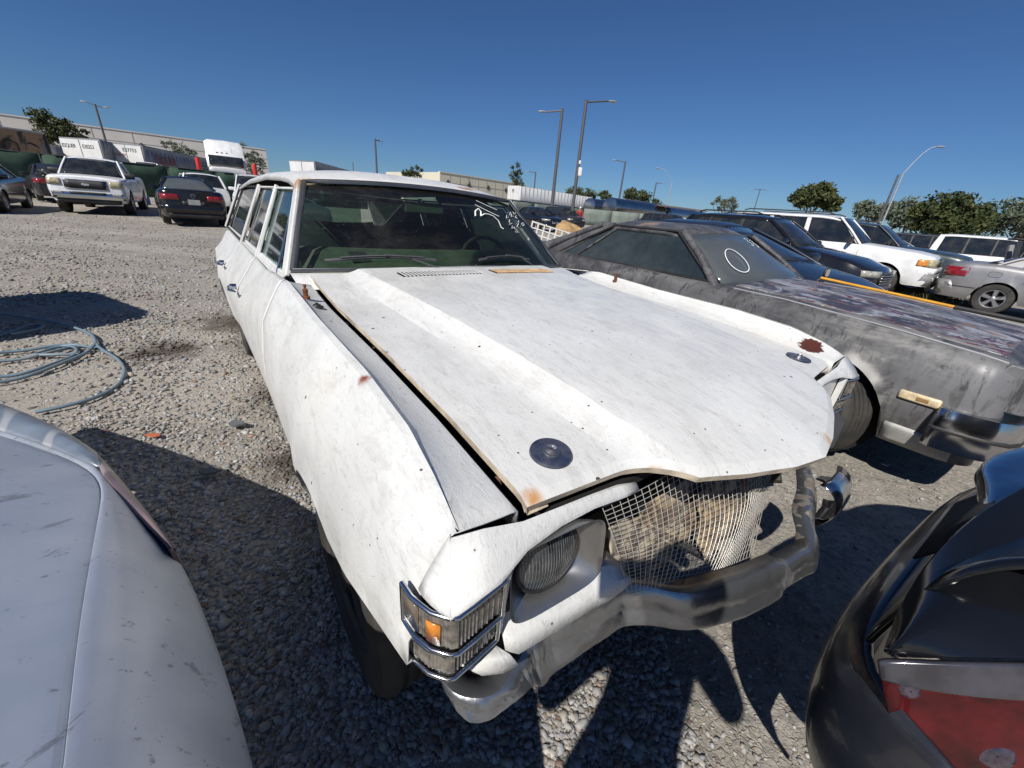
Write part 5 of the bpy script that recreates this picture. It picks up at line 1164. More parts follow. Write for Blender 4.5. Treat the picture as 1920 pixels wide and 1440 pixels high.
def corrug(p,q,z0,z1,name,mat,parent,n=24,amp=.03):
    p,q=Vector((*p,0)),Vector((*q,0)); d=q-p; nn=Vector((-d.y,d.x,0)).normalized(); g=[]
    for k in range(n*2+1):
        a=p+d*(k/(2*n))+nn*(amp if k%2 else 0); g.append([tuple(a+Vector((0,0,z0))),tuple(a+Vector((0,0,z1)))])
    return ob(name,MB().grid(g),mat,parent,smooth=10,solid=.02)
M_trl=flat('trailer_white',(.66,.66,.65),.5,scale=.8,var=.08,dust=.2,dustc=(.5,.48,.44)); M_trs=flat('trailer_side_grey',(.22,.22,.23),.5,scale=.7,var=.15); M_ink=flat('dark_lettering',(.05,.05,.06),.7); M_rink=flat('red_lettering',(.30,.06,.06),.7)
def trailer(label,p,q,back,h,texts,side_mat=M_trs,sidetxt=None,front_mat=M_trl):
    """p-q rear doors (left, right), back = far end of the right-hand side"""
    z0=gz(p[1]); t=thing('semi_trailer',label,'trailer',(p[0],p[1],z0)); o=Vector((p[0],p[1],0))
    P=Vector((*p,0))-o; Q=Vector((*q,0))-o; Bk=Vector((*back,0))-o; Ld=Bk-Q; Pl=P+Ld
    m=MB(); m.prism([P+Vector((0,0,1.1)),Q+Vector((0,0,1.1)),Bk+Vector((0,0,1.1)),Pl+Vector((0,0,1.1))],(0,0,h-1.1)); ob('box_body',m,side_mat,t,smooth=0)
    n_=(Q-P).normalized(); out=Vector((n_.y,-n_.x,0))
    for k in (0,1):
        a=P+(Q-P)*(.02+.49*k)+out*.03; b=P+(Q-P)*(.49+.49*k)+out*.03; m=MB(); m.prism([a+Vector((0,0,1.2)),b+Vector((0,0,1.2)),b+Vector((0,0,h-.12)),a+Vector((0,0,h-.12))],out*.03)
        ob('rear_door',m,front_mat,t,smooth=0)
    sd=(Ld).normalized(); so_=Vector((sd.y,-sd.x,0)); 
    if so_.dot(Q-P)<0: so_=-so_
    corrug(tuple((Q+so_*.03)[:2]),tuple((Bk+so_*.03)[:2]),1.15,h-.05,'side_panel',side_mat,t,n=22,amp=.04)
    for s_,sz,u,z,m_ in texts:
        text(s_,sz,m_,t,face_matrix(P+(Q-P)*u+out*.075+Vector((0,0,z)),n_,out),depth=.004)
    if sidetxt:
        s_,sz,u,z,m_=sidetxt; text(s_,sz,m_,t,face_matrix(Q+Ld*u+so_*.10+Vector((0,0,z)),sd,so_),depth=.004)
    for k in (0,1):
        for w_ in (.15,.85):
            c=P.lerp(Q,w_)+Ld*(.10+.08*k); e=make_wheel(t,(c.x,c.y,.5),.5,.28,'disc',-1)
    return t
trailer('white semi trailer with dark lettering on its rear doors, left of the white pickup roof',(-41.9,39.3),(-37.6,38.6),(-42.5,50),3.95,[('ESQUER',.42,.22,3.30,M_ink),('E30253',.42,.70,3.30,M_ink)])
trailer('second white semi trailer showing a long ribbed grey side behind the white pickup',(-38.8,40.6),(-36.0,40.9),(-39.6,56),3.95,[('E27753',.40,.62,3.42,M_ink),('ESQUER',.28,.30,3.0,M_rink)],sidetxt=('ESQUER',1.0,.22,2.9,M_rink))
trailer('small far white trailer above the wagon roof',(-26.5,48.6),(-22.9,47.0),(-24,60),4.25,[])
trailer('grey trailer end between the painted truck and the lettered trailer',(-41.5,35.6),(-40.4,36.6),(-46,44),3.2,[],front_mat=M_trs)
lt_=trailer('long white ribbed trailer beyond the pale fence, left of the two tall lamp posts',(-2.9,62.4),(-1.2,60.2),(11.3,76.4),4.25,[('EF',.6,.5,3.6,M_ink)],side_mat=M_trl)
# painted truck body with brown mural
def mural():
    m,t,p=nodes('brown_mural_print'); co=coords(t)
    n1=noise(t,co,.55,5,.6,1.2); n2=noise(t,co,1.3,5,.6,.8)
    col=mixc(t,ramp(t,n1,.42,.5),(.09,.055,.04),(.30,.19,.10)); col=mixc(t,ramp(t,n2,.56,.6),col,(.035,.03,.03)); L(t,col,p.inputs['Base Color']); p.inputs['Roughness'].default_value=.5; return m
t=thing('mural_truck','truck body printed with a brown mural, standing behind the green fence at far left','truck',(-41,34.3,gz(34)))
m=MB().prism([(-2.2,-7.5,1.0),(.6,2.5,1.0),(.6,2.5,3.85),(-2.2,-7.5,3.85)],(-2.4,.7,0)); ob('printed_body',m,mural(),t,smooth=0)
m=MB().tube([(-2.2,-7.5,3.88),(.62,2.5,3.88)],.10,6); ob('roof_edge',m,M_trs,t); m=MB().tube([(.62,2.5,1.0),(.62,2.5,3.88)],.10,6); ob('corner_edge',m,M_blk,t)
m=MB().tube([(.02,-.1,1.6),(.02,-.1,2.9),(.12,.25,3.1),(.22,.6,2.9),(.22,.6,1.6)],.06,6); ob('door_outline',m,M_blk,t)
# white semi tractor
tr=thing('semi_truck','white semi truck with tall sleeper roof behind the green fence','truck',(-23.2,33.6,gz(33)),math.atan2(-.82,.57))
K=lambda x,y,z:(x,y,z)
g=[]
for x,w_,z in ((1.5,1.05,1.6),(1.5,1.10,2.2),(.4,1.18,2.35),(.35,1.2,2.38)): g.append([(x,-w_,1.2),(x,-w_,z-.1),(x+.02,-w_*.8,z),(x+.10,0,z+.04),(x+.02,w_*.8,z),(x,w_,z-.1),(x,w_,1.2)])
ob('engine_hood',MB().grid(g),W1,tr,smooth=40,solid=.02)
g=[]
for x,w_,z in ((.40,1.22,2.40),(.10,1.23,3.15),(-.05,1.22,3.3),(-.45,1.18,4.15),(-.9,1.16,4.22),(-3.0,1.2,4.2)): g.append([(x,-w_,1.2),(x,-w_,z-.15),(x,-w_*.86,z),(x+.08,0,z+.03),(x,w_*.86,z),(x,w_,z-.15),(x,w_,1.2)])
ob('cab',MB().grid(g),W1,tr,smooth=35,solid=.02)
ob('windshield',MB().grid([[(.50-.28*v+.06*(1-u*u),u*1.08,2.45+.68*v) for v in (0,.5,1)] for u in np.linspace(-1,1,9)]),M_glass,tr,smooth=60,solid=.02)
for sg in (-1,1):
    ob('side_window',MB().prism([(.30,sg*1.235,2.35),(.05,sg*1.235,3.05),(-.7,sg*1.225,3.05),(-.7,sg*1.235,2.35)],(0,-sg*.02,0)),M_glass,tr,smooth=0)
    ob('red_mirror_cover',MB().lathe([(.001,0),(.15,0),(.16,.05),(.16,.75),(.15,.8),(.001,.8)],(.75,sg*1.75,2.0),'z',14),flat('red_cover',(.55,.03,.02),.5),tr)
    ob('mirror_bracket',MB().tube([(.3,sg*1.2,2.3),(.75,sg*1.72,2.3)],.03,6),M_blk,tr); ob('mirror_bracket',MB().tube([(.3,sg*1.2,2.1),(.75,sg*1.72,2.1)],.03,6),M_blk,tr)
for y in (-.5,-.2,.1): ob('roof_marker',MB().box((.02,y,3.35),(.06,.12,.05)),M_blk,tr,bevel=.01)
for y in (-.35,.45): ob('roof_seam',MB().tube([(-.02,y,3.36),(-.44,y,4.2)],.012,4),M_trs,tr)
for x in (.9,-2.2): 
    for sg in (-1,1): make_wheel(tr,(x,sg*1.05,.52),.52,.28,'disc',sg)
# white pickup cab behind the green fence
small('pickup_cab','white truck cab roof just above the green fence beside the ribbed trailer','truck',(-29.6,33.5,gz(33)),fang(.6),W1,h=2.35,suvish=True)
# polished tankers
M_tank=flat('polished_tank',(.36,.37,.385),.26,1.,var=.12,scale=.6,dust=.12)
for lab,p,q,rr,z in (('short polished tanker end peeking out left of the nearer polished tanker',(9.4,66.),(17,74),1.15,2.55),('nearest long polished tanker above the pale fence',(11.5,60.8),(21.5,70.5),1.2,2.6),('farthest polished tanker, right of the sun-bleached awning',(22.5,71),(34,84),1.15,2.5)):
    t=thing('tanker_trailer',lab,'tanker',(p[0],p[1],gz(60))); d=Vector((q[0]-p[0],q[1]-p[1],0)); L_=d.length; t.rotation_euler=(0,0,math.atan2(d.y,d.x))
    ob('tank',MB().lathe([(.001,-.12),(rr*.6,-.10),(rr*.93,-.02),(rr,.10),(rr,L_-.1),(rr*.9,L_+.05),(.001,L_+.1)],(0,0,z),'x',28),M_tank,t,smooth=30)
    ob('spine_walkway',MB().box((L_*.5,0,z+rr+.04),(L_*.5,.4,.06)),M_trs,t)
    for k in (.2,.28,.8): 
        for sg in (-1,1): make_wheel(t,(L_*k,sg*.95,.5),.5,.28,'disc',sg)
    ob('frame_rail',MB().box((L_*.5,0,z-rr-.1),(L_*.9,.9,.2)),M_steel,t)
t=thing('awning','sun-bleached brown awning above the polished tankers','awning',(24.5,68.5,0)); ob('canopy',MB().prism([(-4.2,-1,3.75),(4.5,1.5,3.55),(4.5,3.5,3.75),(-4.2,1.6,4.0)],(0,0,.12)),flat('brown_awning',(.14,.11,.09),.8),t)
for x,y in ((-3.5,0),(3.8,2)): ob('awning_post',MB().tube([(x,y,.3),(x,y,3.6)],.06,6),M_steel,t)
# warehouses with panel joints and diamond marks
def warehouse(label,p,q,depth,h,mat,nj,marks,side=1):
    t=thing('warehouse',label,'building',(p[0],p[1],0)); o=Vector((p[0],p[1],0)); d=Vector((q[0]-p[0],q[1]-p[1],0)); L_=d.length; u=d.normalized(); n_=Vector((-u.y,u.x,0))
    ob('wall',MB().prism([Vector((0,0,-.2)),d+Vector((0,0,-.2)),d+Vector((0,0,h)),Vector((0,0,h))],n_*depth),mat,t,smooth=0)
    out=-n_
    for k in range(1,nj+1):
        z=h*k/(nj+1); m=MB(); m.prism([out*.02+Vector((0,0,z)),d+out*.02+Vector((0,0,z)),d+out*.02+Vector((0,0,z+.10)),out*.02+Vector((0,0,z+.10))],out*.03); ob('panel_joint',m,flat('joint_grey',(.30,.29,.27),.8),t,smooth=0)
    cp=MB(); cp.prism([out*.15+Vector((0,0,h)),d+out*.15+Vector((0,0,h)),d+out*.15+Vector((0,0,h+.25)),out*.15+Vector((0,0,h+.25))],n_*1.); ob('coping',cp,mat,t,smooth=0)
    for f in marks:
        c=d*f+out*.08; s_=.85; z=h*.76
        m=MB(); m.prism([c+Vector((0,0,z-s_)),c+u*s_+Vector((0,0,z)),c+Vector((0,0,z+s_)),c-u*s_+Vector((0,0,z))],out*.05); ob('diamond_mark',m,flat('mark_grey',(.07,.07,.075),.7),t,smooth=0)
    nv=10
    for k in range(1,nv):
        c=d*(k/nv)+out*.03; m=MB(); m.prism([c+Vector((0,0,0)),c+u*.12+Vector((0,0,0)),c+u*.12+Vector((0,0,h)),c+Vector((0,0,h))],out*.03); ob('wall_joint',m,flat('joint_grey',(.30,.29,.27),.8),t,smooth=0)
    return t
warehouse('huge pale concrete warehouse filling the skyline at left',(-136,86),(-78.2,131.3),40,12.1,flat('pale_concrete',(.50,.47,.44),.8,scale=.15,var=.06),4,(.16,.30,.62,.97))
warehouse('cream warehouse low on the skyline above the wagon roof',(-26.7,131.7),(-1.2,161),30,10.2,flat('cream_concrete',(.60,.56,.44),.8,scale=.1,var=.05),3,(.08,.3,.52,.74,.95))
# lamp posts
def post(label,x,y,h,arms,mat=M_steel,r=.11,head=.45,box=False,zb=None,cat='lamp post',name='lamp_post'):
    z0=gz(y); t=thing(name,label,cat,(x,y,z0)); ob('pole',MB().tube([(0,0,0),(0,0,h)],[r,r*.75],8),mat,t,smooth=60)
    ob('pole_base',MB().lathe([(r*2,0),(r*2,.5),(.001,.5)],(0,0,0),'z',12),flat('concrete_base',(.4,.39,.37),.9),t)
    for ax,ay,up_,curve in arms:
        if curve: pts=[(ax*k,ay*k,h-.1+up_*math.sin(k*math.pi/2)) for k in np.linspace(0,1,7)]
        else: pts=[(0,0,h-.15),(ax,ay,h-.15+up_)]
        ob('arm',MB().tube(pts,r*.4,6),mat,t,smooth=60); e=pts[-1]; L_=math.hypot(ax,ay); ux,uy=ax/L_,ay/L_
        hd=MB().lathe([(.001,0),(.12,.05),(.17,.3),(.15,head+.15),(.001,head+.25)],(0,0,0),'x',10); hd.v=[(v[0]*ux-v[1]*uy+e[0],v[0]*uy+v[1]*ux+e[1],v[2]*.45+e[2]) for v in hd.v]; ob('lamp_head',hd,M_galv,t,smooth=50)
    if box:
        ob('camera_box',MB().box((.2,-.1,4.3),(.28,.22,.6)),M_trl,t,bevel=.03); ob('camera_box',MB().box((.1,-.1,4.95),(.16,.16,.25)),M_trl,t,bevel=.03)
    return t
post('dark lamp post with twin heads in front of the large warehouse at left',-54.2,56.5,9.1,[(-.6,-.3,.25,0),(.6,.3,-.05,0)],r=.14)
post('plain dark post standing above the wagon roof, with no visible arm',-23,66.4,9.1,[(.3,1.3,.1,0)],r=.17)
post('tall dark lamp post with its arm pointing left, left of the pair beyond the windshield',2.2,38.2,8.9,[(-1.25,.1,-.15,0)],r=.15)
post('tall dark lamp post carrying a white box, right of the pair, arm pointing right',3.8,35.9,9.1,[(1.7,.3,.25,0)],r=.15,box=True)
post('lamp post above the polished tankers, its arm pointing left',14.3,68.5,9.2,[(-1.3,0,.15,0)],r=.16)
post('thin pale street lamp with curved arm, behind the polished tankers',23.2,72.5,7.3,[(-2.2,1.,2.0,1)],M_galv,r=.10)
post('small lamp post right of the tankers with an arm pointing right',28.4,99.5,9.3,[(1.3,0,.1,0)],r=.17)
post('small lamp post above the long white trailer, arm pointing left',1.3,98.5,9.3,[(-1.4,0,.1,0)],r=.17)
post('far thin pole with a T-shaped top above the white SUV',46,88.8,8.8,[(-1.2,0,.05,0),(1.2,0,.05,0)],r=.10)
post('dark bare pole leaning before the pale curved street lamp',32.7,40.6,6.6,[],r=.10,cat='pole')
post('pale street lamp with long curved arm above the dark teal SUV',34.2,42.0,7.0,[(1.5,-.4,2.2,1)],M_galv,r=.09)
post('tiny far pole on the skyline above the wagon roof',-44,110,9,[],r=.12,cat='pole')

# ------------------------------------------------------------ trees
def leafmat(name,c,c2):
    m,t,p=nodes(name); co=coords(t); col=mixc(t,ramp(t,noise(t,co,.9,3,.6),.35,.65),c,c2); col=mixc(t,ramp(t,noise(t,co,4.5,2,.6),.4,.65,0,.5),col,tuple(x*.45 for x in c))
    L(t,col,p.inputs['Base Color']); p.inputs['Roughness'].default_value=.7; p.inputs['Specular IOR Level'].default_value=.25; return m
LG=leafmat('olive_leaves',(.050,.062,.022),(.095,.110,.040)); LG2=leafmat('greygreen_leaves',(.10,.125,.085),(.17,.19,.13)); LG3=leafmat('dark_leaves',(.035,.050,.018),(.085,.095,.030)); BRK=flat('tree_bark',(.12,.09,.065),.95,scale=6)
def tree(label,x,y,lobes,mat,n,ls,trunk_r=.16,lean=(0,0),bare=False):
    z0=gz(y); t=thing('tree',label,'tree',(x,y,z0)); cz_=np.mean([l[2] for l in lobes])
    tb_=MB(); top=(lean[0],lean[1],cz_*.8); tb_.tube([(0,0,-.1),(lean[0]*.2,lean[1]*.2,cz_*.35),top],[trunk_r,trunk_r*.8,trunk_r*.5],7)
    for l in lobes:
        for _ in range(3 if not bare else 7):
            e=(l[0]+random.uniform(-.7,.7)*l[3],l[1]+random.uniform(-.7,.7)*l[3],l[2]+random.uniform(-.3,.8)*l[4]); s_=(lean[0]*.4,lean[1]*.4,cz_*random.uniform(.35,.7))
            mid=tuple(lerp(a,b,.55)+random.uniform(-.2,.2) for a,b in zip(s_,e)); tb_.tube([s_,mid,e],[trunk_r*.4,trunk_r*.25,.02],5)
    ob('trunk',tb_,BRK,t,smooth=60)
    if n:
        V=[];F=[]
        tot=sum(l[3]*l[3]*l[4] for l in lobes)
        for l in lobes:
            k=int(n*l[3]*l[3]*l[4]/tot)
            ncl=max(6,k//45); cl=[]
            for _ in range(ncl):
                d=rng.normal(size=3); d/=np.linalg.norm(d); r_=rng.random()**.35; cl.append(np.array(l[:3])+d*r_*np.array([l[3],l[3],l[4]]))
            for _ in range(k):
                c=cl[rng.integers(ncl)]+rng.normal(size=3)*np.array([.16,.16,.13])*l[3]*.95
                a,b=rng.normal(size=3),rng.normal(size=3); a/=np.linalg.norm(a); b-=a*(a@b); b/=np.linalg.norm(b); s_=ls*rng.uniform(.5,1.3)
                o=len(V); V+= [c-a*s_,c+b*s_*.45,c+a*s_,c-b*s_*.45]; F.append((o,o+1,o+2,o+3))
        me=bpy.data.meshes.new('crown'); me.from_pydata([tuple(v) for v in V],[],F); me.materials.append(mat); o=bpy.data.objects.new('crown',me); COL.objects.link(o); o.parent=t
    return t
tree('windswept dark green tree in front of the large warehouse at far left',-54.2,51,[(-1.3,0,6.2,1.3,1.35),(.7,0,5.7,1.3,1.1),(2.3,.3,5.2,.8,.9),(-.5,0,4.5,1.5,1.0)],LG3,4200,.17,lean=(.4,0))
tree('small thin tree against the warehouse wall, above the ribbed trailer',-54,67.6,[(-1.0,0,6.2,1.0,1.2),(.9,0,5.4,1.5,1.2)],LG2,1300,.16,.1)
tree('pale thin-trunked tree between the semi truck and the warehouse corner',-35.6,56,[(-.6,0,5.0,1.2,1.3),(.6,0,4.0,1.2,1.3)],LG2,1500,.15,.09)
tree('small dark tree on the skyline above the wagon roof',-21,78.5,[(-.7,0,5.8,1.2,.9),(.9,0,6.1,1.1,.9)],LG3,1300,.18)
tree('upright tree beside the cream warehouse end',-2.5,78.6,[(0,0,7.2,1.2,1.5),(.5,0,5.4,1.4,1.2)],LG3,1500,.17,.12)
tree('bare spindly tree before the cream warehouse',-10.1,78.2,[(0,0,5.6,1.6,1.2)],LG3,0,.1,.05,bare=True)
tree('rounded tree behind the long trailer and left of the tankers',9.7,80,[(-1.3,0,4.9,1.5,1.2),(.9,0,4.6,1.7,1.3)],LG,2400,.20)
tree('spiky tree directly behind the nearest polished tanker',19.5,80,[(-.8,0,5.1,1.6,1.5),(1.2,0,4.7,1.7,1.4)],LG3,2600,.22)
tree('low small tree just right of the spiky tree behind the tankers',24.2,82,[(0,0,4.2,1.5,1.0)],LG,1000,.2)
tree('low small tree just left of the spiky tree behind the tankers',14.5,84,[(0,0,4.8,1.3,1.0)],LG,900,.2)
tree('pale low tree peeking above the black crossover roof',30,67,[(-.8,0,4.6,1.2,.8),(1.,0,4.5,1.4,.8)],LG2,1300,.16)
tree('rounded olive-green tree above the white SUV roof',32.7,50.8,[(-1.3,0,4.9,1.2,1.0),(.4,0,5.4,1.5,1.1),(1.9,0,4.6,1.1,.9)],LG,6500,.21)
tree('pale grey-green tree between the curved street lamp and the olive tree',50,64,[(-1,0,5.2,1.6,1.1),(1.2,0,4.9,1.7,1.1)],LG2,2600,.24)
tree('big broad dark green tree on the right skyline behind the raised lid',43,45,[(-2.2,-.5,3.6,1.7,1.2),(-.6,0,4.6,1.9,1.5),(1.6,0,4.3,1.9,1.3),(3.2,1,3.5,1.6,1.2),(.5,-1,3.0,2.3,1.2)],LG3,13000,.23,.22)
tree('pale silvery tree left of the big dark tree',46.5,53.5,[(-1.2,0,4.4,2.0,1.5),(1.,0,4.0,1.6,1.3)],LG2,3400,.22)
tree('pale silvery tree right of the big dark tree at the frame edge',53,47,[(-1.5,0,4.4,2.4,1.6),(1.6,0,4.0,2.6,1.7),(4.,-1,4.3,2.4,1.6)],LG2,6500,.22)

# ------------------------------------------------------------ hose, litter, rocks
hz_=thing('water_hose','pale blue hose lying in loose coils on the gravel at left','hose',(-3.7,2.9,0))
for P in ([(-2.8,1.97),(-2.69,2.05),(-2.65,2.23),(-2.75,2.47),(-2.87,2.62),(-3.13,2.83),(-3.41,2.98),(-3.57,3.08),(-3.74,3.26),(-4.14,3.46),(-4.5,3.58),(-5.25,3.62)],
          [(-4.4,2.4),(-4.02,2.66),(-3.99,2.76),(-3.85,2.86),(-3.77,2.98),(-3.65,3.04),(-3.48,3.0)],
          [(-4.1,1.9),(-3.56,2.3),(-3.51,2.38),(-3.43,2.43),(-3.4,2.58),(-3.44,2.75),(-3.51,2.89),(-3.64,2.99),(-3.75,2.96),(-3.76,2.82),(-3.72,2.74),(-3.58,2.77),(-3.48,2.86)],
          [(-4.0,1.8),(-3.47,2.23),(-3.41,2.3),(-3.36,2.4),(-3.35,2.57),(-3.41,2.81),(-3.48,2.96),(-3.56,3.08)],
          [(-4.3,2.2),(-3.88,2.55),(-3.81,2.61),(-3.69,2.69),(-3.66,2.81),(-3.65,2.91),(-3.67,3.01)],[(-4.9,2.6),(-4.44,2.91),(-4.38,3.08),(-4.45,3.26),(-4.5,3.42),(-4.34,3.44),(-4.32,3.26),(-4.34,3.12)]):
    c=bpy.data.curves.new('coil','CURVE'); c.dimensions='3D'; c.bevel_depth=.0115; c.bevel_resolution=3; s_=c.splines.new('NURBS'); s_.points.add(len(P)-1); s_.use_endpoint_u=True; s_.order_u=4
    for i,(x,y) in enumerate(P): s_.points[i].co=(x+3.7,y-2.9,.022+.012*math.sin(i*1.9),1)
    tmp=bpy.data.objects.new('tmp',c); COL.objects.link(tmp); me=bpy.data.meshes.new_from_object(tmp.evaluated_get(bpy.context.evaluated_depsgraph_get())); bpy.data.objects.remove(tmp)
    me.materials.clear(); me.materials.append(flat('pale_blue_rubber',(.12,.19,.24),.45,scale=5,dust=.4)); o=bpy.data.objects.new('hose_coil',me); COL.objects.link(o); o.parent=hz_
def litter(label,loc,size,mat,name='litter_scrap',cat='litter',h=.004):
    t=MB(); n=9; P=[(size*random.uniform(.6,1.)*math.cos(2*math.pi*k/n),size*.6*random.uniform(.6,1.)*math.sin(2*math.pi*k/n),random.uniform(0,h*2)) for k in range(n)]
    t.prism(P,(0,0,h)); o=ob(name,t,mat,None); o.location=loc; tag(o,label,cat); return o
M_or=flat('orange_scrap',(.45,.12,.05),.8); M_gs=flat('dark_scrap',(.05,.05,.05),.7)
litter('small orange scrap on the gravel above the silver car corner',(-1.97,1.82,.03),.045,M_or)
litter('flat dark grey stone piece near the silver car nose',(-1.45,1.55,.02),.06,flat('dark_stone',(.10,.105,.11),.8,scale=30),'flat_stone','stone',.012)
litter('flat grey stone between the hose and the wagon',(-1.62,2.0,.02),.055,flat('dark_stone',(.10,.105,.11),.8,scale=30),'flat_stone','stone',.012)
litter('black rubber scrap lying on dry ground between the wagon and the chrome trim',(1.9,1.95,.01),.07,M_gs,h=.012)
litter('dark curled scrap on the dry ground in front of the grey pickup bumper',(2.55,1.75,.01),.06,M_gs,h=.016)
litter('tiny pale sliver in the shadow under the grey pickup nose',(2.45,2.2,.01),.03,M_plate)
t=MB(); b_=bmesh.new(); bmesh.ops.create_icosphere(b_,subdivisions=2,radius=1); vs=[(v.co.x*.34*random.uniform(.85,1.1),v.co.y*.22*random.uniform(.85,1.1),max(-.05,v.co.z*.12*random.uniform(.8,1.15))) for v in b_.verts]; fs=[tuple(v.index for v in f.verts) for f in b_.faces]; b_.free()
o=ob('boulder',MB().add(vs,fs),flat('pale_rock',(.48,.45,.40),.9,scale=8,bmp=.004),None,smooth=60); o.location=(9.75,10.25,.03); tag(o,'pale flat rock on the ground under the white SUV nose','rock')
# dry weeds under the SUV nose
V=[];F=[]
for _ in range(520):
    x,y=rng.normal(0,.55),rng.normal(0,.28); h=rng.uniform(.06,.25); a=rng.uniform(0,6.28); dx,dy=.5*h*math.cos(a),.5*h*math.sin(a); o_=len(V); V+=[(x-.01,y,0),(x+.01,y,0),(x+dx,y+dy,h)]; F.append((o_,o_+1,o_+2))
me=bpy.data.meshes.new('dry_weeds'); me.from_pydata(V,[],F); me.materials.append(flat('weed_green',(.10,.10,.05),.9)); o=bpy.data.objects.new('dry_weeds',me); COL.objects.link(o); o.location=(10.9,10.7,.05); o['kind']='stuff'; o['label']='sparse dry weeds under the white SUV nose'
# discarded things under the green fence
t=MB(); t.box((0,0,.22),(.35,.35,.44)); o=ob('blue_bin',t,flat('blue_plastic',(.03,.12,.35),.5),None,bevel=.04); o.location=(-19.6,21.6,gz(21)); tag(o,'small blue tub on the ground between the white pickup and the black sedan','tub')
t=MB(); t.box((0,0,.12),(.5,.3,.24)); o=ob('red_box',t,flat('red_plastic',(.35,.04,.03),.5),None,bevel=.04); o.location=(-18.5,21.4,gz(21)); tag(o,'small red box beside the blue tub by the black sedan','box')

# ------------------------------------------------------------ people
def person(label,loc,yaw,J,shirt,pants,hairc,sc_=1.):
    t=thing('person',label,'person',loc,yaw)
    names=list(J); me=bpy.data.meshes.new('body'); idx={n:i for i,n in enumerate(names)}
    me.from_pydata([J[n][0] for n in names],[(idx[J[n][2]],idx[n]) for n in names if J[n][2]],[])
    o=bpy.data.objects.new('body',me); COL.objects.link(o); sk=o.modifiers.new('skin','SKIN'); 
    lay=me.skin_vertices[0].data
    for n in names: 
        r_=J[n][1]; lay[idx[n]].radius=(r_,r_) if not isinstance(r_,tuple) else r_
    lay[0].use_root=True; sb=o.modifiers.new('s','SUBSURF'); sb.levels=2
    m2=bpy.data.meshes.new_from_object(o.evaluated_get(bpy.context.evaluated_depsgraph_get())); bpy.data.objects.remove(o)
    m2.materials.clear()
    for m_ in (flat('skin',(.42,.26,.18),.55),shirt,pants,M_blk): m2.materials.append(m_)
    hz2=J['neck'][0][2]-.01
    for f in m2.polygons:
        c=f.center; f.use_smooth=True
        hand=min(math.dist(c,J['hand'+s][0]) for s in 'LR')<.16
        f.material_index=3 if c.z<.09 else 2 if c.z<J['pelvis'][0][2]+.03 else 0 if (c.z>hz2 or hand) else 1
    b=bpy.data.objects.new('body',m2); COL.objects.link(b); b.parent=t
    hc=J['head'][0]; hb_=MB(); g=[]
    for i in range(9):
        th=i/8*1.9; g.append([(hc[0]-.012+.100*math.sin(th)*math.cos(q)*1.05,hc[1]+.086*math.sin(th)*math.sin(q),hc[2]+.04+.105*math.cos(th)) for q in np.linspace(0,2*math.pi,17)])
    ob('hair',MB().grid([[p if p[2]>hc[2]-.03 or p[0]<hc[0] else (hc[0]+.03,p[1]*.9,hc[2]+.06) for p in r_] for r_ in g]),hairc,t,smooth=60)
    for sg in (-1,1):
        ob('eye',MB().lathe([(.001,.006),(.009,.003),(.012,-.004)],(hc[0]+.082,hc[1]+sg*.032,hc[2]+.02),'x',10),M_blk,t); ob('ear',MB().lathe([(.001,.008),(.022,.004),(.026,-.006)],(hc[0]-.005,hc[1]+sg*.080,hc[2]+.0),'y',10),flat('skin',(.42,.26,.18),.55),t)
    ob('nose',MB().prism([(hc[0]+.080,hc[1]-.014,hc[2]-.02),(hc[0]+.080,hc[1]+.014,hc[2]-.02),(hc[0]+.085,hc[1],hc[2]+.03)],(.022,0,-.004)),flat('skin',(.42,.26,.18),.55),t); ob('mouth',MB().box((hc[0]+.084,hc[1],hc[2]-.045),(.008,.045,.008)),flat('lips',(.35,.14,.11),.6),t)
    # fingers
    for s in 'LR':
        h=Vector(J['hand'+s][0]); w_=(h-Vector(J['wrist'+s][0])).normalized(); 
        up2=Vector((0,0,1)) if abs(w_.z)<.8 else Vector((1,0,0)); sd=w_.cross(up2).normalized(); u2=sd.cross(w_)
        for k in range(4):
            b0=h+u2*(.030-.02*k)+w_*.01; Lf=[.070,.078,.072,.058][k]; b1=b0+w_*Lf*.5; b2=b1+(w_*.4-sd*(.3 if s=='L' else -.3)).normalized()*Lf*.5
            ob('finger',MB().tube([b0-w_*.03,b0,b1,b2],[.009,.0095,.0088,.007],8),flat('skin',(.42,.26,.18),.55),t,smooth=60)
        ob('thumb',MB().tube([h-w_*.04+u2*.03,h+u2*.055-w_*.01,h+u2*.06+w_*.025],[.011,.010,.008],8),flat('skin',(.42,.26,.18),.55),t,smooth=60)
    return t
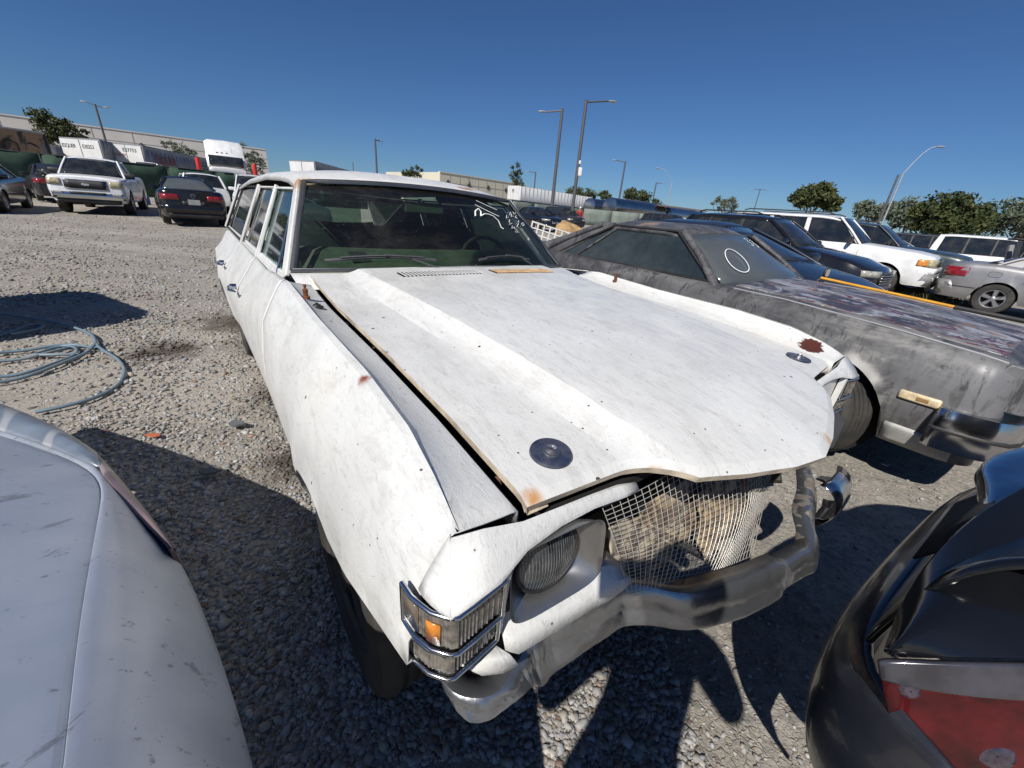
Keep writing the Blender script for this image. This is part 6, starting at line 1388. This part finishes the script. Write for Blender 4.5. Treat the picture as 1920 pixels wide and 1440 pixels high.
def joints(handL,handR,elL,elR,H=1.):
    return {'pelvis':((0,0,.95),(.155,.115),None),'waist':((.0,0,1.10),(.135,.105),'pelvis'),'chest':((.0,0,1.30),(.165,.115),'waist'),'shtop':((0,0,1.43),(.10,.085),'chest'),'neck':((.01,0,1.52),.055,'shtop'),'jaw':((.03,0,1.58),.07,'neck'),'head':((.025,0,1.65),.095,'jaw'),'crown':((.015,0,1.70),.085,'head'),
     'shL':((0,.19,1.41),.065,'shtop'),'elL':(elL,.046,'shL'),'wristL':(tuple(lerp(a,b,.85) for a,b in zip(elL,handL)),.03,'elL'),'handL':(handL,.034,'wristL'),
     'shR':((0,-.19,1.41),.065,'shtop'),'elR':(elR,.046,'shR'),'wristR':(tuple(lerp(a,b,.85) for a,b in zip(elR,handR)),.03,'elR'),'handR':(handR,.034,'wristR'),
     'hipL':((0,.10,.88),.10,'pelvis'),'kneeL':((.02,.13,.50),.062,'hipL'),'ankL':((0,.15,.10),.045,'kneeL'),'toeL':((.16,.17,.045),.038,'ankL'),
     'hipR':((0,-.10,.88),.10,'pelvis'),'kneeR':((.02,-.13,.50),.062,'hipR'),'ankR':((0,-.15,.10),.045,'kneeR'),'toeR':((.16,-.17,.045),.038,'ankR')}
ph=Vector((0,-.015,CAMZ))
person('person just behind the viewpoint taking the photograph, whose shadow falls on the bumper',(-.06,-.38,0),R(90),joints((.26,.02,1.25),(.26,-.14,1.25),(.06,.27,1.14),(.06,-.31,1.14)),flat('dark_shirt',(.04,.045,.06),.9),flat('dark_jeans',(.03,.04,.06),.9),flat('dark_hair',(.02,.015,.012),.8))
fwn=(M.to_3x3()@Vector((0,0,-1))); t=MB().box((0,0,0),(.16,.078,.008)); o=ob('phone',t,M_blk,None,bevel=.003); mm_=M.copy(); mm_.translation=Vector((0,0,CAMZ))-fwn*.022; o.matrix_world=mm_; tag(o,'dark phone held up by the photographer','phone')
person('person in a red shirt and white cap standing at the tall lamp post',(4.5,36.4,gz(36)),R(-100),joints((.1,.28,.85),(.1,-.28,.85),(.0,.27,1.13),(.0,-.27,1.13)),flat('red_shirt',(.42,.03,.03),.8),flat('dark_jeans',(.03,.04,.06),.9),flat('white_cap',(.7,.7,.7),.8))
